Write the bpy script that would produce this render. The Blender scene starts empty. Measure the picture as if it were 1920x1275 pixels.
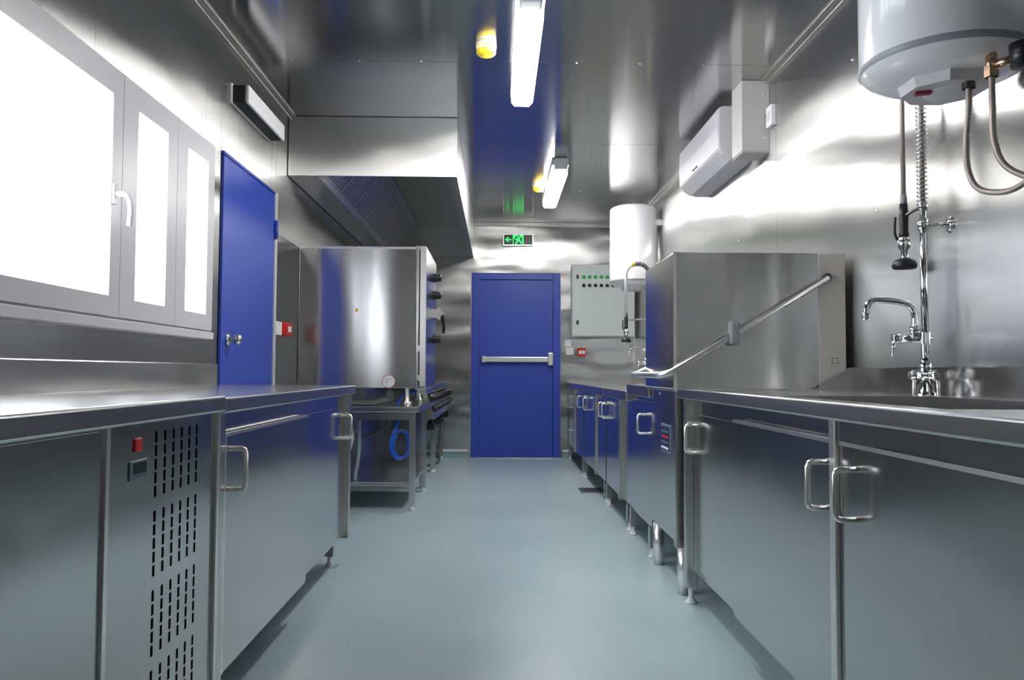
import bpy, bmesh, math
from mathutils import Vector, Matrix

scene = bpy.context.scene
COL = scene.collection

# ------------------------------------------------------------------ camera
cam_d = bpy.data.cameras.new('camera')
cam = bpy.data.objects.new('camera', cam_d)
COL.objects.link(cam)
scene.camera = cam
cam_d.sensor_fit = 'HORIZONTAL'
cam_d.sensor_width = 36.0
cam_d.lens = 36.0 * 1464.0 / 1920.0
cam_d.clip_start = 0.02
CAM = Vector((0.0, 0.0, 0.942))
yaw, pit, rol = (math.radians(a) for a in (1.067, 2.352, 0.283))
fw = Vector((math.sin(yaw) * math.cos(pit), math.cos(yaw) * math.cos(pit), math.sin(pit)))
rt = Vector((math.cos(yaw), -math.sin(yaw), 0))
up = rt.cross(fw)
r2 = rt * math.cos(rol) + up * math.sin(rol)
u2 = -rt * math.sin(rol) + up * math.cos(rol)
m = Matrix((r2, u2, -fw)).transposed().to_4x4()
m.translation = CAM
cam.matrix_world = m

# ------------------------------------------------------------------ world, exposure
LAMP_STRENGTH = 30.0
SKY_STRENGTH = 10.0
world = bpy.data.worlds.new('overcast_sky')
scene.world = world
world.use_nodes = True
bg = world.node_tree.nodes['Background']
bg.inputs['Color'].default_value = (0.93, 0.96, 1.0, 1)
bg.inputs['Strength'].default_value = SKY_STRENGTH
vs = scene.view_settings
vs.view_transform = 'Standard'
vs.look = 'None'
vs.gamma = 1.0
vs.use_curve_mapping = False
vs.exposure = 0.75
scene.cycles.max_bounces = 14
scene.cycles.glossy_bounces = 10
scene.cycles.diffuse_bounces = 5
scene.cycles.transparent_max_bounces = 12

# ------------------------------------------------------------------ materials
def lin(r, g, b):
    f = lambda c: (c / 255 / 12.92) if c <= 10 else ((c / 255 + 0.055) / 1.055) ** 2.4
    return (f(r), f(g), f(b), 1.0)

def new_mat(name):
    mt = bpy.data.materials.new(name)
    mt.use_nodes = True
    nt = mt.node_tree
    return mt, nt, nt.nodes['Principled BSDF']

def paint(name, col, rough=0.5, metal=0.0, coat=0.0, var=0.04, scale=30.0, bump=0.0):
    mt, nt, p = new_mat(name)
    tc = nt.nodes.new('ShaderNodeTexCoord')
    nz = nt.nodes.new('ShaderNodeTexNoise')
    nz.inputs['Scale'].default_value = scale
    nz.inputs['Detail'].default_value = 3
    nt.links.new(tc.outputs['Object'], nz.inputs['Vector'])
    mx = nt.nodes.new('ShaderNodeMix')
    mx.data_type = 'RGBA'
    mx.inputs[6].default_value = tuple(c * (1 - var) for c in col[:3]) + (1,)
    mx.inputs[7].default_value = tuple(min(1, c * (1 + var)) for c in col[:3]) + (1,)
    nt.links.new(nz.outputs['Fac'], mx.inputs[0])
    nt.links.new(mx.outputs[2], p.inputs['Base Color'])
    p.inputs['Roughness'].default_value = rough
    p.inputs['Metallic'].default_value = metal
    p.inputs['Coat Weight'].default_value = coat
    if bump:
        b = nt.nodes.new('ShaderNodeBump')
        b.inputs['Strength'].default_value = bump
        b.inputs['Distance'].default_value = 0.002
        nt.links.new(nz.outputs['Fac'], b.inputs['Height'])
        nt.links.new(b.outputs['Normal'], p.inputs['Normal'])
    return mt

def steel(name, tang, rough=0.2, aniso=0.8, col=(0.56, 0.56, 0.555), wave=0.0, wscale=(2, 2, 2), grain=0.006):
    """brushed stainless steel; tang = direction across the brush lines"""
    mt, nt, p = new_mat(name)
    N, L = nt.nodes, nt.links
    p.inputs['Metallic'].default_value = 1.0
    p.inputs['Anisotropic'].default_value = aniso
    cx = N.new('ShaderNodeCombineXYZ')
    for i in range(3):
        cx.inputs[i].default_value = tang[i]
    geo = N.new('ShaderNodeNewGeometry')
    # on faces square to the brush direction use another tangent
    dt = N.new('ShaderNodeVectorMath'); dt.operation = 'DOT_PRODUCT'
    L.new(geo.outputs['True Normal'], dt.inputs[0]); L.new(cx.outputs[0], dt.inputs[1])
    ab = N.new('ShaderNodeMath'); ab.operation = 'ABSOLUTE'; L.new(dt.outputs['Value'], ab.inputs[0])
    gt = N.new('ShaderNodeMath'); gt.operation = 'GREATER_THAN'; gt.inputs[1].default_value = 0.7; L.new(ab.outputs[0], gt.inputs[0])
    c2 = N.new('ShaderNodeCombineXYZ')
    for i in range(3):
        c2.inputs[i].default_value = (tang[2], tang[0], tang[1])[i]
    mt_ = N.new('ShaderNodeMix'); mt_.data_type = 'VECTOR'
    L.new(gt.outputs[0], mt_.inputs[0]); L.new(cx.outputs[0], mt_.inputs[4]); L.new(c2.outputs[0], mt_.inputs[5])
    if aniso > 0:
        L.new(mt_.outputs[1], p.inputs['Tangent'])
    # fine brush grain: noise stretched along the brush lines
    mp = N.new('ShaderNodeMapping')
    mp.inputs['Scale'].default_value = tuple(240.0 if abs(t) > 0.5 else 3.0 for t in tang)
    L.new(geo.outputs['Position'], mp.inputs['Vector'])
    g = N.new('ShaderNodeTexNoise')
    g.inputs['Scale'].default_value = 1.0
    g.inputs['Detail'].default_value = 2
    L.new(mp.outputs[0], g.inputs['Vector'])
    mr = N.new('ShaderNodeMapRange')
    mr.inputs['To Min'].default_value = rough - grain
    mr.inputs['To Max'].default_value = rough + grain
    L.new(g.outputs['Fac'], mr.inputs['Value'])
    L.new(mr.outputs[0], p.inputs['Roughness'])
    mx = N.new('ShaderNodeMix')
    mx.data_type = 'RGBA'
    mx.inputs[6].default_value = tuple(c * 0.985 for c in col) + (1,)
    mx.inputs[7].default_value = tuple(min(1, c * 1.015) for c in col) + (1,)
    L.new(g.outputs['Fac'], mx.inputs[0])
    L.new(mx.outputs[2], p.inputs['Base Color'])
    if wave:
        mp2 = N.new('ShaderNodeMapping')
        mp2.inputs['Scale'].default_value = wscale
        L.new(geo.outputs['Position'], mp2.inputs['Vector'])
        w = N.new('ShaderNodeTexNoise')
        w.inputs['Scale'].default_value = 1.0
        w.inputs['Detail'].default_value = 1.0
        L.new(mp2.outputs[0], w.inputs['Vector'])
        b = N.new('ShaderNodeBump')
        b.inputs['Strength'].default_value = 1.0
        b.inputs['Distance'].default_value = wave
        L.new(w.outputs['Fac'], b.inputs['Height'])
        L.new(b.outputs['Normal'], p.inputs['Normal'])
    return mt

def emit(name, col, strength):
    mt, nt, p = new_mat(name)
    p.inputs['Base Color'].default_value = col
    p.inputs['Emission Color'].default_value = col
    p.inputs['Emission Strength'].default_value = strength
    p.inputs['Roughness'].default_value = 0.4
    return mt

def glass(name):
    mt, nt, p = new_mat(name)
    N, L = nt.nodes, nt.links
    out = N['Material Output']
    tr = N.new('ShaderNodeBsdfTransparent')
    tr.inputs['Color'].default_value = (0.97, 0.98, 0.98, 1)
    gl = N.new('ShaderNodeBsdfGlossy')
    gl.inputs['Roughness'].default_value = 0.02
    lw = N.new('ShaderNodeLayerWeight')
    pw = N.new('ShaderNodeMath'); pw.operation = 'POWER'; pw.inputs[1].default_value = 5.0
    L.new(lw.outputs['Facing'], pw.inputs[0])
    fr = N.new('ShaderNodeMath'); fr.operation = 'MULTIPLY_ADD'; fr.inputs[1].default_value = 0.9; fr.inputs[2].default_value = 0.04
    L.new(pw.outputs[0], fr.inputs[0])
    ms = N.new('ShaderNodeMixShader')
    L.new(fr.outputs[0], ms.inputs[0])
    L.new(tr.outputs[0], ms.inputs[1])
    L.new(gl.outputs[0], ms.inputs[2])
    L.new(ms.outputs[0], out.inputs['Surface'])
    return mt

def floor_mat():
    mt, nt, p = new_mat('blue_grey_vinyl')
    N, L = nt.nodes, nt.links
    geo = N.new('ShaderNodeNewGeometry')
    n1 = N.new('ShaderNodeTexNoise'); n1.inputs['Scale'].default_value = 180; n1.inputs['Detail'].default_value = 2
    n2 = N.new('ShaderNodeTexNoise'); n2.inputs['Scale'].default_value = 1.6; n2.inputs['Detail'].default_value = 4
    L.new(geo.outputs['Position'], n1.inputs['Vector']); L.new(geo.outputs['Position'], n2.inputs['Vector'])
    r1 = N.new('ShaderNodeValToRGB')
    r1.color_ramp.elements[0].position = 0.38; r1.color_ramp.elements[0].color = lin(162, 184, 190)
    r1.color_ramp.elements[1].position = 0.62; r1.color_ramp.elements[1].color = lin(184, 202, 206)
    L.new(n1.outputs['Fac'], r1.inputs[0])
    mx = N.new('ShaderNodeMix'); mx.data_type = 'RGBA'; mx.blend_type = 'MULTIPLY'
    r2_ = N.new('ShaderNodeValToRGB')
    r2_.color_ramp.elements[0].position = 0.3; r2_.color_ramp.elements[0].color = (0.88, 0.9, 0.92, 1)
    r2_.color_ramp.elements[1].position = 0.7; r2_.color_ramp.elements[1].color = (1, 1, 0.99, 1)
    L.new(n2.outputs['Fac'], r2_.inputs[0])
    mx.inputs[0].default_value = 1.0
    L.new(r1.outputs[0], mx.inputs[6]); L.new(r2_.outputs[0], mx.inputs[7])
    L.new(mx.outputs[2], p.inputs['Base Color'])
    mr = N.new('ShaderNodeMapRange'); mr.inputs['To Min'].default_value = 0.26; mr.inputs['To Max'].default_value = 0.4
    L.new(n2.outputs['Fac'], mr.inputs['Value']); L.new(mr.outputs[0], p.inputs['Roughness'])
    b = N.new('ShaderNodeBump'); b.inputs['Strength'].default_value = 0.15; b.inputs['Distance'].default_value = 0.001
    L.new(n1.outputs['Fac'], b.inputs['Height']); L.new(b.outputs['Normal'], p.inputs['Normal'])
    return mt

def perforated(name):
    mt, nt, p = new_mat(name)
    N, L = nt.nodes, nt.links
    geo = N.new('ShaderNodeNewGeometry')
    mp = N.new('ShaderNodeMapping'); mp.inputs['Scale'].default_value = (1, 100, 100)
    L.new(geo.outputs['Position'], mp.inputs['Vector'])
    v = N.new('ShaderNodeTexVoronoi'); v.inputs['Scale'].default_value = 1.0; v.inputs['Randomness'].default_value = 0.0
    L.new(mp.outputs[0], v.inputs['Vector'])
    r = N.new('ShaderNodeValToRGB')
    r.color_ramp.elements[0].position = 0.26; r.color_ramp.elements[0].color = (0.25, 0.25, 0.26, 1)
    r.color_ramp.elements[1].position = 0.34; r.color_ramp.elements[1].color = (0.82, 0.82, 0.84, 1)
    L.new(v.outputs['Distance'], r.inputs[0]); L.new(r.outputs[0], p.inputs['Base Color'])
    p.inputs['Roughness'].default_value = 0.5
    return mt

M = {}
M['wall'] = steel('brushed_wall_steel', (0, 1, 0), 0.245, 1.0, col=(0.52, 0.52, 0.515), wave=0.010, wscale=(1.5, 1.3, 2.4))
M['wall_back'] = steel('brushed_back_wall_steel', (1, 0, 0), 0.24, 0.8, col=(0.52, 0.52, 0.515), wave=0.03, wscale=(1.2, 1, 3.2))
M['ceil'] = steel('brushed_ceiling_steel', (0, 1, 0), 0.155, 0.85, col=(0.52, 0.52, 0.515), wave=0.004, wscale=(1.6, 0.7, 1))
M['door_steel'] = steel('cabinet_steel', (0, 0, 1), 0.17, 0.5, col=(0.57, 0.57, 0.565), wave=0.0015, wscale=(1, 1.6, 1.6))
M['top_steel'] = steel('worktop_steel', (1, 0, 0), 0.24, 0.6, col=(0.57, 0.57, 0.565))
M['face_steel'] = steel('appliance_side_steel', (0, 0, 1), 0.18, 0.95, col=(0.57, 0.57, 0.565), wave=0.004, wscale=(2.5, 1, 0.9))
M['hood_steel'] = steel('hood_front_steel', (1, 0, 0), 0.30, 1.0, col=(0.52, 0.52, 0.515), wave=0.02, wscale=(1.6, 1, 2.0))
M['hood_inner'] = steel('hood_inner_steel', (0, 1, 0), 0.33, 0.4, col=(0.52, 0.52, 0.515))
M['tube_steel'] = steel('square_tube_steel', (1, 0, 0), 0.25, 0.3, col=(0.66, 0.65, 0.63))
M['satin'] = steel('satin_handle_steel', (0, 0, 1), 0.30, 0.0, col=(0.88, 0.85, 0.83))
M['chrome'] = steel('chrome', (0, 0, 1), 0.08, 0.0, col=(0.82, 0.82, 0.83), grain=0.01)
M['alu'] = steel('brushed_aluminium', (0, 0, 1), 0.35, 0.0, col=(0.78, 0.77, 0.75))
M['brass'] = steel('brass', (0, 0, 1), 0.25, 0.0, col=(0.62, 0.42, 0.28))
M['floor'] = floor_mat()
M['cove'] = paint('vinyl_cove', lin(128, 156, 164), 0.35)
M['white_pvc'] = paint('white_pvc', lin(205, 203, 210), 0.32, var=0.01)
M['white_enamel'] = paint('white_enamel', lin(236, 236, 240), 0.16, coat=0.4, var=0.01)
M['white_plastic'] = paint('white_plastic', lin(225, 224, 228), 0.4, var=0.01)
M['ac_white'] = paint('ac_white', lin(205, 204, 210), 0.4, var=0.01)
M['ac_grey'] = paint('ac_grey', lin(150, 152, 158), 0.45, var=0.01)
M['box_grey'] = paint('conduit_box_grey', lin(186, 184, 182), 0.45, var=0.01)
M['beige'] = paint('beige_enamel', lin(196, 190, 184), 0.4, var=0.01)
M['cab_grey'] = paint('cabinet_grey', lin(196, 205, 203), 0.45, var=0.01)
M['blue'] = paint('blue_door_paint', lin(50, 76, 178), 0.4, var=0.03, scale=200, bump=0.15)
M['blue_frame'] = paint('blue_frame_paint', lin(50, 76, 178), 0.4, var=0.03)
M['blue2'] = paint('bright_blue_door_paint', lin(50, 76, 178), 0.4, var=0.03)
M['blue_hose'] = paint('blue_hose_rubber', lin(24, 84, 190), 0.35)
M['black'] = paint('black_plastic', lin(26, 26, 30), 0.4)
M['dark'] = paint('dark_metal', lin(48, 48, 52), 0.45)
M['rubber'] = paint('grey_rubber', lin(92, 92, 92), 0.5)
M['grey_pipe'] = paint('grey_pvc_pipe', lin(150, 162, 168), 0.4)
M['cream_hose'] = paint('cream_drain_hose', lin(188, 186, 168), 0.5)
M['braid'] = paint('braided_steel_hose', lin(170, 158, 150), 0.4, metal=0.5, var=0.2, scale=400, bump=0.5)
M['red'] = paint('red_plastic', lin(206, 34, 34), 0.4)
M['red_lamp'] = paint('red_rocker_switch', lin(215, 30, 34), 0.35)
M['dark_red'] = paint('dark_red_lens', lin(120, 20, 36), 0.3)
M['yellow'] = paint('yellow_cap', lin(244, 206, 40), 0.4)
M['yellow2'] = paint('yellow_print', lin(226, 176, 40), 0.5)
M['paper'] = paint('white_label', lin(232, 232, 236), 0.6)
M['print'] = paint('grey_print', lin(150, 150, 156), 0.6)
M['lcd'] = paint('dark_display', lin(40, 46, 54), 0.2)
M['lcd_frame'] = paint('teal_grey_bezel', lin(96, 116, 126), 0.4)
M['navy'] = paint('navy_panel', lin(30, 42, 84), 0.4)
M['green_lamp'] = paint('green_indicator', lin(40, 170, 96), 0.3)
M['exit_green'] = emit('exit_green_light', lin(24, 226, 96), 1.1)
M['exit_dark'] = paint('exit_dark_plate', lin(20, 30, 30), 0.3)
M['lamp'] = emit('lamp_diffuser', (1.0, 0.985, 0.96, 1), LAMP_STRENGTH)
M['lamp_body'] = paint('lamp_body_grey', lin(190, 190, 196), 0.45)
M['glass'] = glass('window_glass')
M['perf'] = perforated('perforated_white_grille')

# ------------------------------------------------------------------ geometry helpers
class MB:
    def __init__(self):
        self.bm = bmesh.new()

    def box(self, x0, x1, y0, y1, z0, z1, bev=0.0, seg=2):
        r = bmesh.ops.create_cube(self.bm, size=1.0)
        vs_ = r['verts']
        for v in vs_:
            v.co = Vector(((x0 + x1) / 2 + v.co.x * (x1 - x0), (y0 + y1) / 2 + v.co.y * (y1 - y0), (z0 + z1) / 2 + v.co.z * (z1 - z0)))
        if bev:
            es = list({e for v in vs_ for e in v.link_edges})
            bmesh.ops.bevel(self.bm, geom=es, offset=bev, segments=seg, affect='EDGES', profile=0.5)
        return self

    def cyl(self, p0, p1, ra, rb=None, seg=20, caps=True):
        rb = ra if rb is None else rb
        p0, p1 = Vector(p0), Vector(p1)
        d = (p1 - p0).normalized()
        a = d.orthogonal().normalized()
        b = d.cross(a)
        A, B = [], []
        for i in range(seg):
            t = 2 * math.pi * i / seg
            o = a * math.cos(t) + b * math.sin(t)
            A.append(self.bm.verts.new(p0 + o * ra)); B.append(self.bm.verts.new(p1 + o * rb))
        for i in range(seg):
            j = (i + 1) % seg
            f = self.bm.faces.new((A[i], A[j], B[j], B[i])); f.smooth = seg > 8
        if caps:
            self.bm.faces.new(A[::-1]); self.bm.faces.new(B)
        return self

    def tube(self, pts, r, seg=10, closed=False, sub=6, smooth=True):
        pts = [Vector(p) for p in pts]
        if smooth and len(pts) > 2:
            n = len(pts); out = []
            rng = range(n if closed else n - 1)
            for i in rng:
                if closed:
                    p = [pts[(i + k) % n] for k in (-1, 0, 1, 2)]
                else:
                    p = [pts[max(i - 1, 0)], pts[i], pts[i + 1], pts[min(i + 2, n - 1)]]
                for k in range(sub):
                    t = k / sub
                    out.append(0.5 * ((2 * p[1]) + (p[2] - p[0]) * t + (2 * p[0] - 5 * p[1] + 4 * p[2] - p[3]) * t * t + (3 * p[1] - p[0] - 3 * p[2] + p[3]) * t ** 3))
            if not closed:
                out.append(pts[-1])
            pts = out
        n = len(pts); rings = []
        prev = None
        for i in range(n):
            a_ = pts[(i - 1) % n] if (closed or i > 0) else pts[i]
            b_ = pts[(i + 1) % n] if (closed or i < n - 1) else pts[i]
            t = (b_ - a_).normalized()
            if prev is None:
                u = t.orthogonal().normalized()
            else:
                u = (prev - t * prev.dot(t)).normalized()
            prev = u
            w = t.cross(u)
            rings.append([self.bm.verts.new(pts[i] + (u * math.cos(2 * math.pi * k / seg) + w * math.sin(2 * math.pi * k / seg)) * r) for k in range(seg)])
        for i in range(n if closed else n - 1):
            A, B = rings[i], rings[(i + 1) % n]
            for k in range(seg):
                l = (k + 1) % seg
                f = self.bm.faces.new((A[k], A[l], B[l], B[k])); f.smooth = True
        if not closed:
            self.bm.faces.new(rings[0][::-1]); self.bm.faces.new(rings[-1])
        return self

    def lathe(self, prof, c=(0, 0, 0), axis='Z', seg=40, smooth=True):
        c = Vector(c); rings = []
        for r, h in prof:
            ring = []
            if r < 1e-6:
                ring = [self.bm.verts.new(c + self._ax(0, 0, h, axis))]
            else:
                for k in range(seg):
                    t = 2 * math.pi * k / seg
                    ring.append(self.bm.verts.new(c + self._ax(r * math.cos(t), r * math.sin(t), h, axis)))
            rings.append(ring)
        for A, B in zip(rings, rings[1:]):
            for k in range(seg):
                l = (k + 1) % seg
                if len(A) == 1 and len(B) == 1:
                    continue
                if len(A) == 1:
                    f = self.bm.faces.new((A[0], B[l], B[k]))
                elif len(B) == 1:
                    f = self.bm.faces.new((A[k], A[l], B[0]))
                else:
                    f = self.bm.faces.new((A[k], A[l], B[l], B[k]))
                f.smooth = smooth
        return self

    @staticmethod
    def _ax(a, b, h, axis):
        return Vector((a, b, h)) if axis == 'Z' else (Vector((h, a, b)) if axis == 'X' else Vector((a, h, b)))

    def prism(self, prof, axis, a0, a1, smooth=False):
        """prof: list of 2-D points; axis X: (y,z), Y: (x,z), Z: (x,y)"""
        def P(u, v, w):
            return {'X': Vector((w, u, v)), 'Y': Vector((u, w, v)), 'Z': Vector((u, v, w))}[axis]
        A = [self.bm.verts.new(P(u, v, a0)) for u, v in prof]
        B = [self.bm.verts.new(P(u, v, a1)) for u, v in prof]
        n = len(prof)
        for i in range(n):
            j = (i + 1) % n
            f = self.bm.faces.new((A[i], A[j], B[j], B[i])); f.smooth = smooth
        self.bm.faces.new(A[::-1]); self.bm.faces.new(B)
        return self

    def build(self, name, mat, parent=None):
        bmesh.ops.recalc_face_normals(self.bm, faces=self.bm.faces)
        if parent is not None:
            off = world_loc(parent)
            for v in self.bm.verts:
                v.co -= off
        me = bpy.data.meshes.new(name)
        self.bm.to_mesh(me); self.bm.free()
        me.materials.append(M[mat])
        o = bpy.data.objects.new(name, me)
        COL.objects.link(o)
        if parent is not None:
            o.parent = parent
        return o

def world_loc(o):
    v = Vector((0, 0, 0))
    while o is not None:
        v += o.location
        o = o.parent
    return v

def tag(o, label, cat, group=None, kind=None):
    o['label'] = label
    o['category'] = cat
    if group: o['group'] = group
    if kind: o['kind'] = kind
    return o

def thing(name, loc, label, cat, group=None, kind=None):
    o = bpy.data.objects.new(name, None)
    o.empty_display_size = 0.1
    o.location = loc
    COL.objects.link(o)
    return tag(o, label, cat, group, kind)

def bx(name, mat, parent, *a, **k):
    return MB().box(*a, **k).build(name, mat, parent)

def clone(src, parent, loc):
    c = src.copy(); COL.objects.link(c); c.parent = parent; c.location = loc
    return c

def copy_tree(o, parent=None):
    c = o.copy(); COL.objects.link(c); c.parent = parent
    for ch in list(o.children):
        copy_tree(ch, c)
    return c

def handle_mesh(xf, sgn, y, z0, z1, out=0.044, r=0.0072):
    """bow handle on a door whose face is at x = xf, standing out towards sgn"""
    q = 0.012
    xo = xf + sgn * out
    return MB().tube([(xf - sgn * 0.002, y, z0), (xo - sgn * q, y, z0), (xo - sgn * q * 0.3, y, z0 + q * 0.3), (xo, y, z0 + q),
                      (xo, y, z1 - q), (xo - sgn * q * 0.3, y, z1 - q * 0.3), (xo - sgn * q, y, z1), (xf - sgn * 0.002, y, z1)], r, seg=10, smooth=False)

XL, XR, YB, YF, H = -1.37, 1.53, 8.62, -1.3, 2.60

# ------------------------------------------------------------------ room shell
fl = MB().box(XL - 0.1, XR + 0.1, YF - 0.1, YB + 0.1, -0.08, 0.0).build('floor', 'floor')
tag(fl, 'blue grey speckled vinyl floor of the kitchen aisle', 'floor', kind='structure')

W1 = (1.565, 3.635, 1.14, 1.975)      # window hole: y0 y1 z0 z1
D1 = (3.84, 4.80, 0.0, 2.03)       # left door hole
wl = MB()
t0, t1 = XL - 0.03, XL - 0.004
wl.box(t0, t1, YF - 0.1, W1[0], 0, H).box(t0, t1, W1[0], W1[1], 0, W1[2]).box(t0, t1, W1[0], W1[1], W1[3], H)
wl.box(t0, t1, W1[1], YB + 0.1, 0, H)
wl = wl.build('wall_left', 'tube_steel')
tag(wl, 'left wall clad in brushed steel sheets, with the white window', 'wall', kind='structure')
wr = MB().box(XR + 0.004, XR + 0.1, YF - 0.1, YB + 0.1, 0, H).build('wall_right', 'tube_steel')
tag(wr, 'right wall clad in brushed steel sheets above the sinks', 'wall', kind='structure')
wb = MB().box(XL - 0.1, XR + 0.1, YB + 0.004, YB + 0.1, 0, H).build('wall_back', 'tube_steel')
tag(wb, 'end wall of wavy steel sheets around the blue emergency door', 'wall', kind='structure')
wf = MB().box(XL - 0.1, XR + 0.1, YF - 0.1, YF - 0.004, 0, H).build('wall_front', 'tube_steel')
tag(wf, 'steel clad end wall opposite the blue emergency door', 'wall', kind='structure')
ce = MB().box(XL - 0.1, XR + 0.1, YF - 0.1, YB + 0.1, H + 0.004, H + 0.1).build('ceiling', 'satin')
tag(ce, 'ceiling of polished steel sheets with riveted joints', 'ceiling', kind='structure')

G = 0.0012
joints = [YF, -0.34, 1.15, 2.63, 4.12, 5.60, 7.09, YB]
for a, b in zip(joints, joints[1:]):
    bx('panel', 'ceil', ce, XL, XR, a + 0.002, b - 0.002, H, H + 0.006)
jr = [YF, -0.23, 1.26, 2.74, 4.23, 5.72, 7.2, YB]
for a, b in zip(jr, jr[1:]):
    bx('panel', 'wall', wr, XR, XR + 0.006, a + G, b - G, 0.0, H)
# left wall sheets, cut around window and door
def lsheet(y0, y1, z0, z1):
    bx('panel', 'wall', wl, XL - 0.006, XL, y0 + G, y1 - G, z0 + G, z1)
lsheet(YF, -0.34, 0, H); lsheet(-0.34, 1.15, 0, H); lsheet(1.15, W1[0], 0, H)
lsheet(W1[0], 2.63, 0, W1[2]); lsheet(2.63, W1[1], 0, W1[2])
lsheet(W1[0], 2.63, W1[3], H); lsheet(2.63, W1[1], W1[3], H)
lsheet(W1[1], D1[0], 0, H)
lsheet(D1[0], 4.12, D1[3], H); lsheet(4.12, 4.70, D1[3], H); lsheet(4.70, D1[1], D1[3], H)
lsheet(D1[1], 5.60, 0, H); lsheet(5.60, 7.09, 0, H); lsheet(7.09, YB, 0, H)
bx('splash_panel', 'face_steel', wl, XL, XL + 0.006, 4.83, YB - 0.01, 0.05, 1.79)
bx('panel', 'wall_back', wb, XL, -0.30, YB - 0.0, YB + 0.006, 0.84 + G, H)
bx('panel', 'wall_back', wb, XL, -0.30, YB - 0.0, YB + 0.006, 0.0, 0.84 - G)
bx('panel', 'wall_back', wb, -0.30 + G, 0.0 - G, YB, YB + 0.006, 2.03, H)
bx('panel', 'wall_back', wb, 0.0 + G, 0.70, YB, YB + 0.006, 2.03, H)
bx('panel', 'wall_back', wb, 0.70 + G, XR, YB, YB + 0.006, 0.84 + G, H)
bx('panel', 'wall_back', wb, 0.70 + G, XR, YB, YB + 0.006, 0.0, 0.84 - G)
bx('panel', 'wall_back', wf, XL, 0.08, YF - 0.006, YF, 0.0, H)
bx('panel', 'wall_back', wf, 0.08 + 2 * G, XR, YF - 0.006, YF, 0.0, H)
# rivets along the ceiling joints
rv = None
for yj in (2.63, 4.12, 5.60, 7.09):
    for xj in (-1.1, -0.75, -0.42, 0.42, 0.76, 1.1):
        if yj > 5.04 and xj < -0.2: continue
        if rv is None:
            rv = MB().lathe([(0.0, -0.004), (0.004, -0.0035), (0.007, 0.0), (0.007, 0.002)], (0, 0, 0), seg=10).build('rivet', 'chrome', ce)
            rv.location = (xj, yj, H); continue
        clone(rv, ce, (xj, yj, H))
for yy, zz in ((2.55, 2.05), (3.3, 2.3), (3.1, 1.6), (3.9, 1.75), (3.95, 2.28), (4.9, 1.78)):
    clone(rv, wr, (XR - 0.001, yy, zz)).rotation_euler = (0, math.radians(90), 0)

# ceiling edge trims
def trim(n, label, parts):
    o = MB()
    for p in parts: o.box(*p, bev=0.003)
    o = o.build('trim_%d' % n, 'tube_steel')
    tag(o, label, 'trim', kind='structure')
trim(1, 'steel edge strip along the ceiling above the window', [(XL, XL + 0.032, YF, 5.03, 2.568, 2.6), (XL + 0.032, XL + 0.055, YF, 5.03, 2.59, 2.6)])
trim(2, 'steel edge strip along the ceiling above the water heaters', [(XR - 0.032, XR, YF, 4.31, 2.568, 2.6), (XR - 0.055, XR - 0.032, YF, 4.31, 2.59, 2.6), (XR - 0.032, XR, 4.53, YB, 2.568, 2.6), (XR - 0.055, XR - 0.032, 4.53, YB, 2.59, 2.6)])
trim(3, 'steel edge strip along the ceiling above the exit sign', [(-0.25, XR - 0.06, YB - 0.03, YB, 2.56, 2.6)])
trim(4, 'steel corner strip between end wall and right wall', [(XR - 0.03, XR, YB - 0.03, YB, 0.9, 2.56)])

bb = thing('baseboard_back', (0, YB, 0), 'blue grey vinyl cove with white cap strip under the end wall', 'baseboard', kind='structure')
for a, b in ((XL, -0.31), (0.72, XR)):
    MB().prism([(YB, 0.0), (YB - 0.03, 0.0), (YB - 0.012, 0.015), (YB - 0.006, 0.04), (YB - 0.006, 0.068), (YB, 0.068)], 'X', a, b).build('cove', 'cove', bb)
    bx('cap_strip', 'white_plastic', bb, a, b, YB - 0.012, YB, 0.066, 0.092, bev=0.003)

# ------------------------------------------------------------------ window on the left wall
wi = thing('window_1', (XL, 2.6, 1.11), 'white plastic window with three panes above the steel counter', 'window', kind='structure')
xo, xi = XL - 0.034, XL + 0.042
Y0, Y1, Z0, Z1 = 1.54, 3.655, 1.115, 2.0
fr = MB()
fr.box(xo, xi - 0.012, Y0 + 0.035, Y1 - 0.03, Z0, Z0 + 0.035).box(xo, xi - 0.012, Y0 + 0.035, Y1 - 0.03, Z1 - 0.035, Z1).box(xo, xi - 0.012, Y0, Y0 + 0.035, Z0, Z1).box(xo, xi - 0.012, Y1 - 0.03, Y1, Z0, Z1)
fr.build('window_frame', 'white_pvc', wi)
bx('window_sill', 'white_pvc', wi, XL, xi + 0.006, Y0 - 0.02, Y1 + 0.005, Z0 - 0.03, Z0 + 0.004, bev=0.004)
def sash(y0, y1, gy0, gy1, gz0=1.208, gz1=1.885):
    z0, z1 = Z0 + 0.012, Z1 - 0.01
    s = MB()
    s.prism([(xi, z0), (xi, gz0 - 0.012), (xi - 0.03, gz0), (XL - 0.03, gz0), (XL - 0.03, z0)], 'Y', gy0 - 0.012, gy1 + 0.012)
    s.prism([(xi, z1), (xi, gz1 + 0.012), (xi - 0.03, gz1), (XL - 0.03, gz1), (XL - 0.03, z1)], 'Y', gy0 - 0.012, gy1 + 0.012)
    s.prism([(xi, y0), (xi, gy0 - 0.012), (xi - 0.03, gy0), (XL - 0.03, gy0), (XL - 0.03, y0)], 'Z', z0, z1)
    s.prism([(xi, y1), (xi, gy1 + 0.012), (xi - 0.03, gy1), (XL - 0.03, gy1), (XL - 0.03, y1)], 'Z', z0, z1)
    o = s.build('window_sash', 'white_pvc', wi)
    bx('window_pane', 'glass', o, XL - 0.012, XL - 0.006, gy0 - 0.01, gy1 + 0.01, gz0 - 0.01, gz1 + 0.01)
    return o
sash(1.575, 2.755, 1.67, 2.672)
s2 = sash(2.758, 3.225, 2.885, 3.122)
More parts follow.
